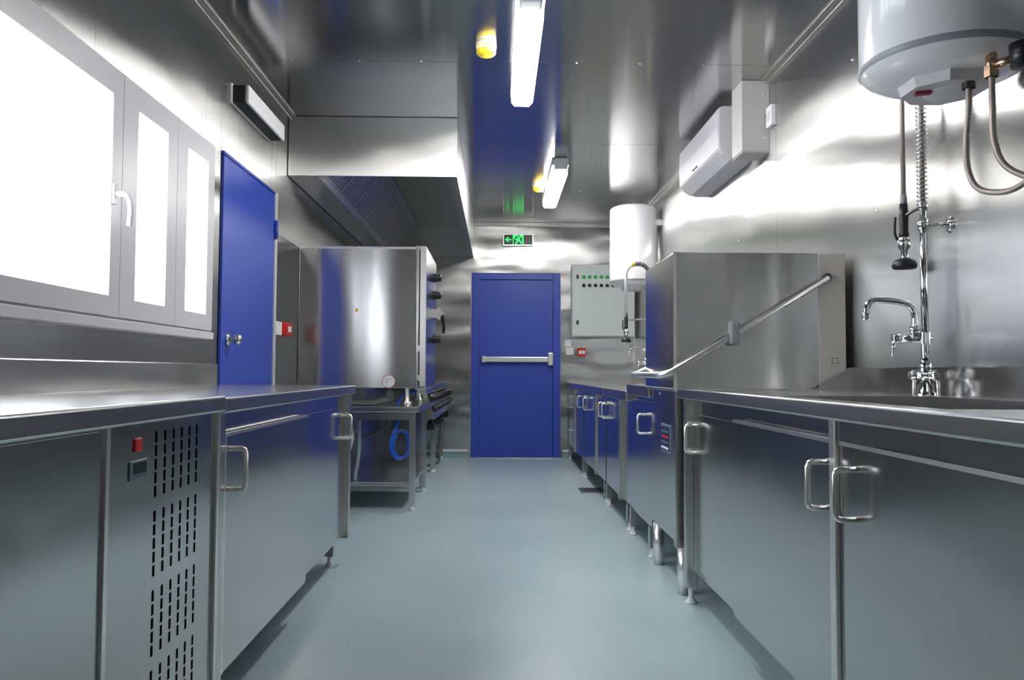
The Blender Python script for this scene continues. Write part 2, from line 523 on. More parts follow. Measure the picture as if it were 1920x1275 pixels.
s3 = sash(3.228, 3.648, 3.345, 3.560)
hz = 1.55
for yb in (2.70,):
    hb = MB().box(xi, xi + 0.009, yb - 0.014, yb + 0.014, hz - 0.035, hz + 0.035, bev=0.003)
    hb = hb.build('handle_plate', 'white_plastic', s2)
    MB().tube([(xi + 0.006, yb, hz), (xi + 0.03, yb, hz), (xi + 0.048, yb + 0.004, hz - 0.012), (xi + 0.056, yb + 0.006, hz - 0.05), (xi + 0.052, yb + 0.006, hz - 0.11)], 0.0095, seg=12).build('window_handle', 'white_pvc', s2)
for zz in (1.25, 1.9):
    MB().cyl((xi - 0.02, 3.658, zz - 0.04), (xi - 0.02, 3.658, zz + 0.04), 0.008, seg=12).build('window_hinge', 'white_pvc', wi)

# ------------------------------------------------------------------ blue door in the left wall
d1 = thing('door_1', (XL, 4.3, 0), 'bright blue side door with round steel knob beside the window', 'door', kind='structure')
bx('door_leaf', 'blue2', d1, XL - 0.002, XL + 0.012, 3.855, 4.735, 0.02, 2.012, bev=0.003)
fr = MB().box(XL - 0.002, XL + 0.018, 4.745, 4.785, 0.0, 2.03, bev=0.003)
fr.build('door_jamb', 'white_pvc', d1)
bx('door_head', 'blue2', d1, XL - 0.002, XL + 0.014, 3.845, 4.745, 2.016, 2.03)
for zz in (1.80, 0.25):
    MB().cyl((XL + 0.022, 4.742, zz - 0.055), (XL + 0.022, 4.742, zz + 0.055), 0.011, seg=12).build('door_hinge', 'blue2', d1)
kz, ky = 1.10, 3.945
kb = MB().lathe([(0.0, 0.014), (0.034, 0.012), (0.034, 0.0), (0.0, -0.004)][::-1], (XL + 0.012, ky, kz), axis='X', seg=24).build('knob_backing_or_shade', 'chrome', d1)
MB().lathe([(0.012, 0.0), (0.012, 0.03), (0.026, 0.038), (0.030, 0.052), (0.026, 0.066), (0.014, 0.072), (0.0, 0.073)], (XL + 0.012, ky, kz), axis='X', seg=24).build('door_knob', 'chrome', d1)

# ------------------------------------------------------------------ blue emergency door, end wall
d2 = thing('door_2', (0.2, YB, 0), 'deep blue emergency door with silver push bar in the end wall', 'door', kind='structure')
fx0, fx1, ix0, ix1 = -0.287, 0.692, -0.205, 0.612
yf = YB - 0.05
f = MB().box(fx0, ix0, yf, YB + 0.004, 0, 2.035, bev=0.004).box(ix1, fx1, yf, YB + 0.004, 0, 2.035, bev=0.004).box(ix0, ix1, yf, YB + 0.004, 1.962, 2.035, bev=0.004)
f.build('door_frame', 'blue_frame', d2)
bx('door_leaf', 'blue', d2, ix0 + 0.003, ix1 - 0.003, YB - 0.03, YB + 0.002, 0.012, 1.957, bev=0.002)
bx('threshold', 'tube_steel', d2, fx0, fx1, yf - 0.02, YB, 0.0, 0.010, bev=0.003)
bar = MB().box(-0.162, 0.56, YB - 0.085, YB - 0.05, 1.052, 1.108, bev=0.006).build('push_bar', 'alu', d2)
bx('bar_end', 'alu', d2, -0.17, -0.13, YB - 0.09, YB - 0.028, 1.046, 1.114, bev=0.006)
bx('latch_case', 'alu', d2, 0.552, 0.61, YB - 0.10, YB - 0.028, 1.015, 1.155, bev=0.008)

# ------------------------------------------------------------------ fluorescent lamps
def lamp(y0, y1, x, label):
    t = thing('fluorescent_lamp', (x, (y0 + y1) / 2, H), label, 'ceiling lamp', 'ceiling lamps')
    w = 0.062
    def sect(s, zt, zb, k):
        return [(x - w * s, zt), (x + w * s, zt), (x + w * s, zb + k), (x + w * s * 0.72, zb), (x - w * s * 0.72, zb), (x - w * s, zb + k)]
    MB().prism(sect(1.06, 2.60, 2.555, 0.008), 'Y', y0 - 0.03, y1 + 0.03).build('lamp_body', 'lamp_body', t)
    d = MB()
    rows = [(y0 - 0.02, 0.55, 2.535), (y0 + 0.01, 0.94, 2.500), (y0 + 0.05, 1.0, 2.492), (y1 - 0.05, 1.0, 2.492), (y1 - 0.01, 0.94, 2.500), (y1 + 0.02, 0.55, 2.535)]
    rings = []
    for yy, s, zb in rows:
        rings.append([d.bm.verts.new((u, yy, v)) for u, v in sect(s, 2.556, zb, 0.018)])
    for A, B in zip(rings, rings[1:]):
        for i in range(6):
            j = (i + 1) % 6
            d.bm.faces.new((A[i], A[j], B[j], B[i]))
    d.bm.faces.new(rings[0][::-1]); d.bm.faces.new(rings[-1])
    d.build('lamp_diffuser', 'lamp', t)
    bx('end_cap', 'lamp_body', t, x - w * 0.8, x + w * 0.8, y0 - 0.11, y0 - 0.018, 2.512, 2.598, bev=0.01)
    bx('end_cap', 'lamp_body', t, x - w * 0.8, x + w * 0.8, y1 + 0.018, y1 + 0.045, 2.525, 2.598, bev=0.01)
lamp(3.35, 4.53, 0.135, 'lit fluorescent ceiling lamp level with the side door')
lamp(6.06, 7.36, 0.485, 'lit fluorescent ceiling lamp nearest the exit sign')

def detector(x, y, label):
    t = thing('smoke_detector', (x, y, H), label, 'smoke detector', 'capped smoke detectors')
    MB().lathe([(0.052, 0.0), (0.052, -0.012), (0.047, -0.012), (0.0, -0.012)], (x, y, H), seg=28).build('detector_base', 'white_plastic', t)
    MB().lathe([(0.050, -0.013), (0.050, -0.026), (0.048, -0.028), (0.0, -0.028)], (x, y, H), seg=28).build('label_band', 'paper', t)
    MB().lathe([(0.0495, -0.027), (0.049, -0.044), (0.040, -0.053), (0.0, -0.055)], (x, y, H), seg=28).build('dust_cap', 'yellow', t)
    MB().lathe([(0.0525, -0.008), (0.0525, -0.014), (0.048, -0.0145)], (x, y, H), seg=28).build('cap_rim', 'yellow', t)
detector(-0.066, 3.90, 'yellow capped smoke detector level with the side door lamp')
detector(0.352, 6.86, 'yellow capped smoke detector near the exit sign')

# ------------------------------------------------------------------ exit sign, end wall
ex = thing('exit_sign', (0.22, YB, 2.4), 'green lit emergency exit sign with arrow over the blue emergency door', 'exit sign')
ya = YB - 0.035
sx0, sx1, sz0, sz1 = 0.054, 0.392, 2.335, 2.472
bx('sign_case', 'alu', ex, sx0, sx1, ya, YB, sz0, sz1, bev=0.004)
bx('sign_plate', 'exit_dark', ex, sx0 + 0.012, sx1 - 0.012, ya - 0.002, ya + 0.004, sz0 + 0.017, sz1 - 0.012)
yy = ya - 0.0035
zc = (sz0 + sz1) / 2 + 0.002
MB().prism([(0.078, zc), (0.112, zc + 0.030), (0.120, zc + 0.022), (0.103, zc + 0.006), (0.148, zc + 0.006), (0.148, zc - 0.006), (0.103, zc - 0.006), (0.120, zc - 0.022), (0.112, zc - 0.030)], 'Y', yy, yy + 0.002).build('arrow_symbol', 'exit_green', ex)
dr = MB()
dr.box(0.164, 0.172, yy, yy + 0.002, zc - 0.050, zc + 0.052).box(0.172, 0.216, yy, yy + 0.002, zc + 0.038, zc + 0.052)
MB().prism([(0.240, zc + 0.052), (0.282, zc + 0.052), (0.282, zc - 0.050), (0.266, zc - 0.050), (0.266, zc + 0.026), (0.240, zc + 0.026)], 'Y', yy, yy + 0.002).build('doorway_symbol', 'exit_green', ex)
dr.box(0.172, 0.186, yy, yy + 0.002, zc + 0.012, zc + 0.038)
dr.build('doorway_symbol', 'exit_green', ex)
mn = MB().cyl((0.226, yy, zc + 0.032), (0.226, yy + 0.002, zc + 0.032), 0.0085, seg=14)
mn.prism([(0.212, zc + 0.020), (0.238, zc + 0.020), (0.244, zc - 0.004), (0.262, zc - 0.036), (0.250, zc - 0.042), (0.232, zc - 0.014), (0.222, zc - 0.022), (0.198, zc - 0.050), (0.188, zc - 0.042), (0.208, zc - 0.014), (0.210, zc + 0.004), (0.196, zc - 0.008), (0.188, zc + 0.002)], 'Y', yy, yy + 0.002)
mn.build('running_figure_symbol', 'exit_green', ex)

# ------------------------------------------------------------------ electrical cabinet, end wall
ec = thing('electrical_cabinet', (1.15, YB, 1.32), 'light grey electrical cabinet with green lamps and black switches', 'electrical cabinet')
cx0, cx1, cz0, cz1, cy = 0.806, 1.487, 1.324, 2.117, 8.42
bx('cabinet_body', 'cab_grey', ec, cx0, cx1, cy + 0.018, YB, cz0, cz1, bev=0.003)
cd = bx('cabinet_door', 'cab_grey', ec, cx0 + 0.004, cx1 - 0.004, cy, cy + 0.016, cz0 + 0.012, cz1 - 0.004, bev=0.003)
for k in range(8):
    xk = 0.932 + 0.0635 * k
    MB().lathe([(0.0, -0.018), (0.016, -0.015), (0.020, -0.004), (0.020, 0.001)], (xk, cy, 1.978), axis='Y', seg=16).build('indicator_lamp', 'green_lamp', cd)
    MB().lathe([(0.0, -0.024), (0.015, -0.022), (0.017, -0.004), (0.019, -0.002), (0.019, 0.001)], (xk, cy, 1.886), axis='Y', seg=16).build('switch_knob', 'black', cd)
for zz in (1.978, 1.482):
    bx('door_lock', 'black', cd, 0.852, 0.878, cy - 0.008, cy + 0.001, zz - 0.022, zz + 0.022, bev=0.004)

def call_point(name, x0, x1, z0, z1, label):
    t = thing(name, ((x0 + x1) / 2, YB, z0), label, 'call point')
    bx('call_case', 'red', t, x0, x1, YB - 0.04, YB, z0, z1, bev=0.006)
    bx('break_glass', 'paper', t, x0 + 0.012, x1 - 0.012, YB - 0.043, YB - 0.038, z0 + 0.028, z1 - 0.03)
    bx('press_mark', 'green_lamp', t, (x0 + x1) / 2 - 0.01, (x0 + x1) / 2 + 0.01, YB - 0.045, YB - 0.042, (z0 + z1) / 2 - 0.006, (z0 + z1) / 2 + 0.006)
call_point('fire_call_point', 0.884, 0.975, 1.120, 1.212, 'red fire call point with white band under the electrical cabinet')
nt_ = MB().box(0.745, 0.815, YB - 0.012, YB, 1.225, 1.30, bev=0.004).box(0.755, 0.84, YB - 0.012, YB, 1.135, 1.218, bev=0.004).build('door_switch', 'white_plastic')
tag(nt_, 'pair of small white switch plates beside the blue emergency door', 'switch')

lc = thing('fire_call_point', (XL, 5.0, 1.16), 'red fire call point with white plate beside the side door', 'call point')
bx('white_plate', 'paper', lc, XL + 0.004, XL + 0.016, 4.80, 4.925, 1.165, 1.248, bev=0.003)
bx('call_case', 'red', lc, XL + 0.004, XL + 0.045, 4.93, 5.06, 1.165, 1.248, bev=0.006)
bx('break_glass', 'paper', lc, XL + 0.044, XL + 0.047, 4.96, 5.03, 1.19, 1.225)

# ------------------------------------------------------------------ perforated box over the side door
sp = thing('wall_speaker', (XL, 4.3, 2.31), 'long black box with white perforated front high beside the hood', 'speaker')
bx('speaker_case', 'black', sp, XL, XL + 0.078, 3.955, 4.63, 2.312, 2.402, bev=0.006)
bx('speaker_grille', 'perf', sp, XL + 0.076, XL + 0.092, 3.965, 4.635, 2.312, 2.404, bev=0.004)
bx('mounting_flange', 'white_plastic', sp, XL, XL + 0.012, 3.945, 4.64, 2.306, 2.408, bev=0.003)

# ------------------------------------------------------------------ extractor hood
hd = thing('range_hood', (-0.8, 6.8, 2.2), 'large steel extractor hood over the oven and gas ranges', 'extractor hood')
hx0, hx1, hy0, hy1, hz0 = XL + 0.007, -0.27, 5.04, YB - 0.012, 2.208
bx('front_panel', 'hood_steel', hd, hx0, hx1, hy0, hy0 + 0.012, hz0, H - 0.002, bev=0.002)
bx('side_panel', 'hood_inner', hd, hx1 - 0.012, hx1, hy0 + 0.012, hy1, hz0, H - 0.002)
bx('end_panel', 'hood_inner', hd, hx0, hx1 - 0.012, hy1 - 0.01, hy1, hz0, H - 0.002)
bx('hood_ceiling', 'hood_inner', hd, -0.93, hx1 - 0.012, hy0 + 0.012, hy1 - 0.01, 2.54, 2.552)
MB().prism([(hx1 - 0.012, hz0), (hx1 - 0.05, hz0), (hx1 - 0.05, hz0 + 0.03), (hx1 - 0.046, hz0 + 0.03), (hx1 - 0.046, hz0 + 0.004), (hx1 - 0.012, hz0 + 0.004)], 'Y', hy0 + 0.012, hy1 - 0.01).build('gutter', 'hood_inner', hd)
MB().prism([(hx0, hz0), (-1.17, hz0), (-1.17, hz0 + 0.012), (hx0, hz0 + 0.012)], 'Y', hy0 + 0.012, hy1 - 0.01).build('plenum_panel', 'hood_inner', hd)
ang = math.atan2(0.30, 0.24)
sl = Vector((math.cos(ang), 0, math.sin(ang)))
nr = Vector((math.sin(ang), 0, -math.cos(ang)))
P0 = Vector((-1.15, 0, hz0 + 0.012)); LEN = 0.385
def slab(mb, s0, s1, y0, y1, n0, n1):
    vs_ = []
    for yv in (y0, y1):
        for s, n in ((s0, n0), (s1, n0), (s1, n1), (s0, n1)):
            p = P0 + sl * s + nr * n; vs_.append(mb.bm.verts.new((p.x, yv, p.z)))
    for q in ((0, 1, 2, 3), (7, 6, 5, 4), (0, 4, 5, 1), (1, 5, 6, 2), (2, 6, 7, 3), (3, 7, 4, 0)):
        mb.bm.faces.new([vs_[i] for i in q])
    return mb
slab(MB(), -0.03, 0.0, hy0 + 0.012, hy1 - 0.01, -0.02, 0.03).build('filter_rail', 'hood_inner', hd)
slab(MB(), LEN, LEN + 0.03, hy0 + 0.012, hy1 - 0.01, -0.02, 0.03).build('filter_rail', 'hood_inner', hd)
nf = 7; fw_ = (hy1 - hy0 - 0.03) / nf
for k in range(nf):
    y0 = hy0 + 0.018 + k * fw_; y1 = y0 + fw_ - 0.006
    fm = MB()
    slab(fm, 0, 0.02, y0, y1, -0.012, 0.012); slab(fm, LEN - 0.02, LEN, y0, y1, -0.012, 0.012)
    slab(fm, 0.02, LEN - 0.02, y0, y0 + 0.02, -0.012, 0.012); slab(fm, 0.02, LEN - 0.02, y1 - 0.02, y1, -0.012, 0.012)
    fo = fm.build('grease_filter', 'hood_inner', hd)
    slab(MB(), 0.02, LEN - 0.02, y0 + 0.02, y1 - 0.02, -0.012, -0.008).build('filter_back', 'hood_inner', fo)
    nb = 8; bw = (y1 - y0 - 0.04) / nb
    for j in range(nb):
        slab(MB(), 0.02, LEN - 0.02, y0 + 0.02 + j * bw + 0.008, y0 + 0.02 + (j + 1) * bw - 0.008, -0.004, 0.008).build('baffle', 'hood_inner', fo)

# ------------------------------------------------------------------ left counters
def counter_top(t, mat, x_front, x_back, y0, y1, z, lip=0.042, sgn=1):
    """worktop slab with turned-down front lip; sgn=+1 front faces +x"""
    o = MB()
    o.box(min(x_front, x_back), max(x_front, x_back), y0, y1, z - lip, z, bev=0.006, seg=3)
    return o.build('worktop', mat, t)

def foot(t, x, y, ztop, r=0.016):
    MB().lathe([(0.0, 0.0), (0.024, 0.0), (0.024, 0.006), (0.012, 0.022), (r * 0.7, 0.03), (r * 0.7, ztop)], (x, y, 0), seg=16).build('adjustable_foot', 'white_plastic', t)

fc = thing('refrigerated_counter', (-1.03, 1.1, 0), 'steel refrigerated counter with vent slots and red switch', 'refrigerator')
ZT = 0.878
counter_top(fc, 'top_steel', -0.70, XL + 0.004, 0.15, 2.036, ZT)
bx('backsplash', 'door_steel', fc, XL + 0.001, XL + 0.02, 0.15, 2.036, ZT - 0.005, 0.974, bev=0.004)
bx('cabinet_body', 'door_steel', fc, XL + 0.01, -0.735, 0.17, 1.462, 0.12, ZT - 0.04)
dd = bx('fridge_door', 'door_steel', fc, -0.737, -0.722, 0.78, 1.452, 0.135, 0.832, bev=0.003)
dd2 = bx('fridge_door', 'door_steel', fc, -0.737, -0.722, 0.18, 0.774, 0.135, 0.832, bev=0.003)
handle_mesh(-0.722, 1, 0.84, 0.62, 0.73).build('handle', 'satin', dd)
handle_mesh(-0.722, 1, 0.23, 0.62, 0.73).build('handle', 'satin', dd2)
def slotted_panel(xa, xb, y0, y1, z0, z1, cols, rows):
    mb = MB()
    ys = sorted([y0, y1] + [v for c in cols for v in c]); zs = sorted([z0, z1] + [v for r in rows for v in r])
    V = {}
    def vert(i, k, x):
        if (i, k, x) not in V: V[i, k, x] = mb.bm.verts.new((x, ys[i], zs[k]))
        return V[i, k, x]
    ny, nz = len(ys) - 1, len(zs) - 1
    solid = lambda i, k: 0 <= i < ny and 0 <= k < nz and not (i % 2 == 1 and k % 2 == 1)
    for i in range(ny):
        for k in range(nz):
            if not solid(i, k): continue
            for x in (xa, xb):
                mb.bm.faces.new([vert(a, b, x) for a, b in ((i, k), (i + 1, k), (i + 1, k + 1), (i, k + 1))])
            for di, dk, e in ((-1, 0, ((i, k), (i, k + 1))), (1, 0, ((i + 1, k), (i + 1, k + 1))), (0, -1, ((i, k), (i + 1, k))), (0, 1, ((i, k + 1), (i + 1, k + 1)))):
                if not solid(i + di, k + dk):
                    (a, b), (c, d) = e
                    mb.bm.faces.new((vert(a, b, xa), vert(c, d, xa), vert(c, d, xb), vert(a, b, xb)))
    return mb
vc = [(1.666 + c * 0.0445, 1.678 + c * 0.0445) for c in range(6)]
vr = [(0.7895 - b * 0.166 - r * 0.0285, 0.8125 - b * 0.166 - r * 0.0285) for b in range(4) for r in range(5)]
cp = slotted_panel(-0.7235, -0.720, 1.470, 2.012, 0.135, 0.836, vc, vr).build('compressor_panel', 'door_steel', fc)
bay = MB().box(-0.79, -0.7255, 1.462, 1.472, 0.12, ZT - 0.04).box(-0.79, -0.7255, 2.008, 2.02, 0.12, ZT - 0.04)
bay.box(XL + 0.01, XL + 0.02, 1.472, 2.008, 0.12, ZT - 0.04).box(XL + 0.02, -0.7255, 1.472, 2.008, 0.12, 0.13)
bay.box(XL + 0.02, -0.79, 2.008, 2.02, 0.13, ZT - 0.04)
bay.build('machine_bay', 'door_steel', fc)
MB().lathe([(0.0, 0.0), (0.11, 0.0), (0.12, 0.03), (0.12, 0.17), (0.09, 0.22), (0.0, 0.235)], (-1.0, 1.72, 0.13), seg=28).build('compressor', 'black', fc)
bx('edge_strip', 'satin', fc, -0.737, -0.716, 1.454, 1.468, 0.125, 0.838)
bx('corner_post', 'satin', fc, -0.75, -0.712, 2.014, 2.034, 0.12, 0.836)
bx('rocker_switch', 'red_lamp', cp, -0.721, -0.716, 1.570, 1.600, 0.779, 0.806, bev=0.002)
bz = bx('display_bezel', 'lcd_frame', cp, -0.721, -0.717, 1.550, 1.628, 0.724, 0.762, bev=0.002)
bx('display', 'lcd', bz, -0.7175, -0.7155, 1.566, 1.620, 0.736, 0.757)
for yy_ in (0.25, 1.95):
    for xx in (-0.80, -1.28):
        bx('leg', 'tube_steel', fc, xx - 0.02, xx + 0.02, yy_ - 0.02, yy_ + 0.02, 0.05, 0.125); foot(fc, xx, yy_, 0.06)

sc_ = thing('storage_cabinet', (-1.03, 3.0, 0), 'long steel cabinet with sliding doors under the window', 'cabinet')
counter_top(sc_, 'top_steel', -0.70, XL + 0.004, 2.040, 3.90, 0.873)
bx('backsplash', 'door_steel', sc_, XL + 0.001, XL + 0.02, 2.040, 3.80, 0.868, 0.974, bev=0.004)
body = MB()
body.box(XL + 0.01, -0.765, 2.06, 3.87, 0.125, 0.15).box(XL + 0.01, -0.99, 2.06, 3.87, 0.15, 0.83).box(XL + 0.01, -0.76, 2.06, 2.075, 0.13, 0.83).box(XL + 0.01, -0.76, 3.855, 3.87, 0.13, 0.83)
body.build('cabinet_body', 'door_steel', sc_)
bx('top_rail', 'door_steel', sc_, -0.775, -0.746, 2.075, 3.855, 0.755, 0.835)
bx('corner_post', 'tube_steel', sc_, -0.755, -0.716, 2.046, 2.086, 0.13, 0.832, bev=0.003)
bx('corner_post', 'tube_steel', sc_, -0.755, -0.716, 3.815, 3.862, 0.135, 0.832, bev=0.003)
da = bx('sliding_door', 'door_steel', sc_, -0.738, -0.722, 2.094, 3.01, 0.143, 0.772, bev=0.002)
bx('door_edge', 'satin', da, -0.739, -0.7205, 2.092, 2.106, 0.143, 0.772)
bx('door_edge', 'satin', da, -0.739, -0.7205, 2.106, 3.01, 0.766, 0.774)
db = bx('sliding_door', 'door_steel', sc_, -0.758, -0.742, 2.96, 3.812, 0.155, 0.772, bev=0.002)
handle_mesh(-0.722, 1, 2.135, 0.622, 0.732).build('handle', 'satin', da)
handle_mesh(-0.742, 1, 3.765, 0.622, 0.732).build('handle', 'satin', db)
for yy_ in (2.12, 3.83):
    for xx in (-0.805, -1.28):
        bx('leg', 'tube_steel', sc_, xx - 0.02, xx + 0.02, yy_ - 0.02, yy_ + 0.02, 0.05, 0.13); foot(sc_, xx, yy_, 0.06)

# ------------------------------------------------------------------ oven stand, oven, hoses
os_ = thing('oven_stand', (-0.93, 5.8, 0), 'open steel stand with lower shelf carrying the oven', 'stand')
sy0, sy1 = 5.36, 6.24
bx('top_bar', 'tube_steel', os_, -1.33, -0.532, sy0 - 0.012, 5.405, 0.664, 0.702, bev=0.004)
bx('top_bar', 'tube_steel', os_, -1.33, -0.532, sy1 - 0.06, sy1, 0.664, 0.702, bev=0.004)
bx('top_bar', 'tube_steel', os_, -0.655, -0.532, 5.405, sy1 - 0.06, 0.664, 0.702)
bx('top_bar', 'tube_steel', os_, -1.33, -1.205, 5.405, sy1 - 0.06, 0.664, 0.702)
bx('rail', 'tube_steel', os_, -1.31, -0.556, sy0, sy0 + 0.03, 0.612, 0.660)
bx('rail', 'tube_steel', os_, -1.31, -0.556, sy1 - 0.035, sy1 - 0.005, 0.612, 0.660)
bx('shelf', 'top_steel', os_, -1.31, -0.575, sy0 + 0.005, sy1 - 0.01, 0.158, 0.190, bev=0.004)
bx('back_panel', 'door_steel', os_, -1.31, -0.56, sy1 - 0.05, sy1 - 0.042, 0.19, 0.62)
for xx in (-1.29, -0.578):
    for yy_ in (sy0 + 0.022, sy1 - 0.03):
        bx('leg', 'tube_steel', os_, xx - 0.021, xx + 0.021, yy_ - 0.021, yy_ + 0.021, 0.035, 0.664, bev=0.003); foot(os_, xx, yy_, 0.04)

ov = thing('combi_oven', (-0.93, 5.8, 0.7), 'large steel combi oven with round sticker on its side', 'oven')
oy0, oy1 = 5.36, 6.26
bx('oven_body', 'face_steel', ov, XL + 0.0075, -0.562, oy0, oy1, 0.828, 1.795, bev=0.004)
bx('top_edge', 'satin', ov, XL + 0.012, -0.562, oy0 - 0.004, oy0 + 0.01, 1.784, 1.80)
bx('front_frame', 'tube_steel', ov, -0.56, -0.540, oy0 - 0.006, oy1, 0.815, 1.806, bev=0.002)
bx('door_seal', 'black', ov, -0.542, -0.530, oy0 + 0.004, oy1 - 0.3, 0.85, 1.78)
od = bx('oven_door', 'door_steel', ov, -0.531, -0.492, oy0 - 0.006, oy0 + 0.60, 0.838, 1.806, bev=0.004)
bx('door_edge', 'satin', od, -0.532, -0.4915, oy0 - 0.009, oy0 + 0.004, 0.84, 1.804)
ctl = bx('control_panel', 'door_steel', ov, -0.541, -0.494, oy0 + 0.61, oy1, 0.838, 1.806, bev=0.004)
bx('drip_tray', 'tube_steel', ov, -0.55, -0.485, oy0 - 0.008, oy0 + 0.60, 0.79, 0.832, bev=0.004)
for zz in (1.665, 1.53, 1.19):
    MB().lathe([(0.034, 0.0), (0.036, 0.014), (0.028, 0.022), (0.030, 0.046), (0.024, 0.058), (0.0, 0.06)], (-0.494, 6.02, zz), axis='X', seg=20).build('control_knob', 'black', ctl)
MB().tube([(-0.494, 5.99, 1.385), (-0.45, 5.99, 1.395), (-0.425, 6.0, 1.37), (-0.415, 6.02, 1.29), (-0.418, 6.03, 1.24)], 0.012).build('door_lever', 'black', od)
st_ = MB()
pts = []
for k in range(10):
    a_ = math.pi * 2 * k / 10; rr = 0.056 if k % 2 == 0 else 0.032
    pts.append((rr * math.cos(a_) + -0.458, rr * math.sin(a_) + 1.385))
st_.prism(pts, 'Y', 5.93, 5.965).build('latch_star', 'satin', od)
for zz in (1.10, 0.90):
    bx('door_hinge', 'satin', od, -0.545, -0.525, oy0 - 0.012, oy0 - 0.004, zz - 0.02, zz + 0.02)
def disc(name, mat, t, x, z, y, r, th=0.001):
    return MB().cyl((x, y, z), (x, y - th, z), r, seg=32).build(name, mat, t)
stk = disc('sticker_rim', 'red', ov, -0.742, 0.874, oy0 - 0.0002, 0.0455)
disc('sticker', 'paper', stk, -0.742, 0.874, oy0 - 0.0006, 0.0415)
for zz, w_ in ((0.888, 0.05), (0.876, 0.03), (0.866, 0.022), (0.855, 0.018)):
    bx('print_line', 'print', stk, -0.768, -0.768 + w_, oy0 - 0.0022, oy0 - 0.0015, zz, zz + 0.003)
MB().prism([(-0.982, 1.352), (-0.952, 1.352), (-0.967, 1.378)], 'Y', oy0 - 0.0012, oy0 + 0.001).build('warning_sticker', 'yellow2', ov)
for xx in (-1.25, -0.62):
    for yy_ in (oy0 + 0.06, oy1 - 0.08):
        MB().lathe([(0.0, 0.702), (0.03, 0.702), (0.03, 0.728), (0.018, 0.74), (0.018, 0.83)], (xx, yy_, 0), seg=18).build('oven_foot', 'satin', ov)
dv = MB().cyl((-0.755, 5.52, 0.83), (-0.755, 5.52, 0.80), 0.016).cyl((-0.755, 5.52, 0.806), (-0.755, 5.52, 0.755), 0.026, 0.03).cyl((-0.755, 5.52, 0.757), (-0.755, 5.52, 0.735), 0.026, 0.022)
dv.build('drain_trap', 'grey_pipe', ov)
MB().tube([(-0.77, 5.52, 0.745), (-0.80, 5.52, 0.745), (-0.86, 5.53, 0.73), (-0.95, 5.55, 0.725), (-1.08, 5.58, 0.728), (-1.20, 5.60, 0.73)], 0.018).build('drain_hose', 'cream_hose', ov)

bh = MB()
pts = [(-0.560, 5.50, 0.797), (-0.60, 5.48, 0.797), (-0.645, 5.455, 0.78), (-0.675, 5.44, 0.745), (-0.688, 5.43, 0.70), (-0.69, 5.43, 0.64), (-0.688, 5.43, 0.575)]
c0 = Vector((-0.668, 5.46, 0.435))
turns = 3
for k in range(turns * 14 + 1):
    a_ = math.radians(135) - 2 * math.pi * k / 14
    rr = 0.098 + 0.003 * math.sin(k)
    pts.append((c0.x + rr * 0.56 * math.cos(a_) + 0.009 * (k / 14 - 1.5), c0.y + rr * 0.8 * math.cos(a_) + 0.02 * (k / 14 - 1), c0.z + rr * math.sin(a_)))
bh.tube(pts, 0.0105, seg=8, sub=3)
tag(bh.build('water_hose', 'blue_hose'), 'bright blue coiled water hose hanging in the oven stand', 'hose')
gh = MB().tube([(-1.20, 5.75, 0.66), (-1.17, 5.74, 0.56), (-1.07, 5.73, 0.49), (-0.96, 5.73, 0.472), (-0.86, 5.74, 0.50), (-0.80, 5.76, 0.58), (-0.80, 5.78, 0.655)], 0.011, seg=8)
tag(gh.build('power_cable', 'rubber'), 'grey power cable looped under the top of the oven stand', 'cable')
ch = MB().tube([(-1.05, 5.45, 0.663), (-1.03, 5.44, 0.60), (-1.005, 5.43, 0.50), (-1.02, 5.43, 0.42), (-1.05, 5.44, 0.36), (-1.06, 5.47, 0.27), (-1.06, 5.475, 0.23), (-1.06, 5.475, 0.191)], 0.021, seg=12)
tag(ch.build('drain_hose', 'cream_hose'), 'thick cream drain hose hanging at the wall end of the oven stand', 'hose')
dp = MB().tube([(-0.955, 5.46, 0.663), (-0.955, 5.46, 0.5), (-0.955, 5.46, 0.4), (-0.965, 5.46, 0.3), (-0.98, 5.47, 0.23), (-0.981, 5.47, 0.191)], 0.012, seg=10)
tag(dp.build('drain_pipe', 'grey_pipe'), 'slim grey drain pipe running down to the stand shelf', 'pipe')

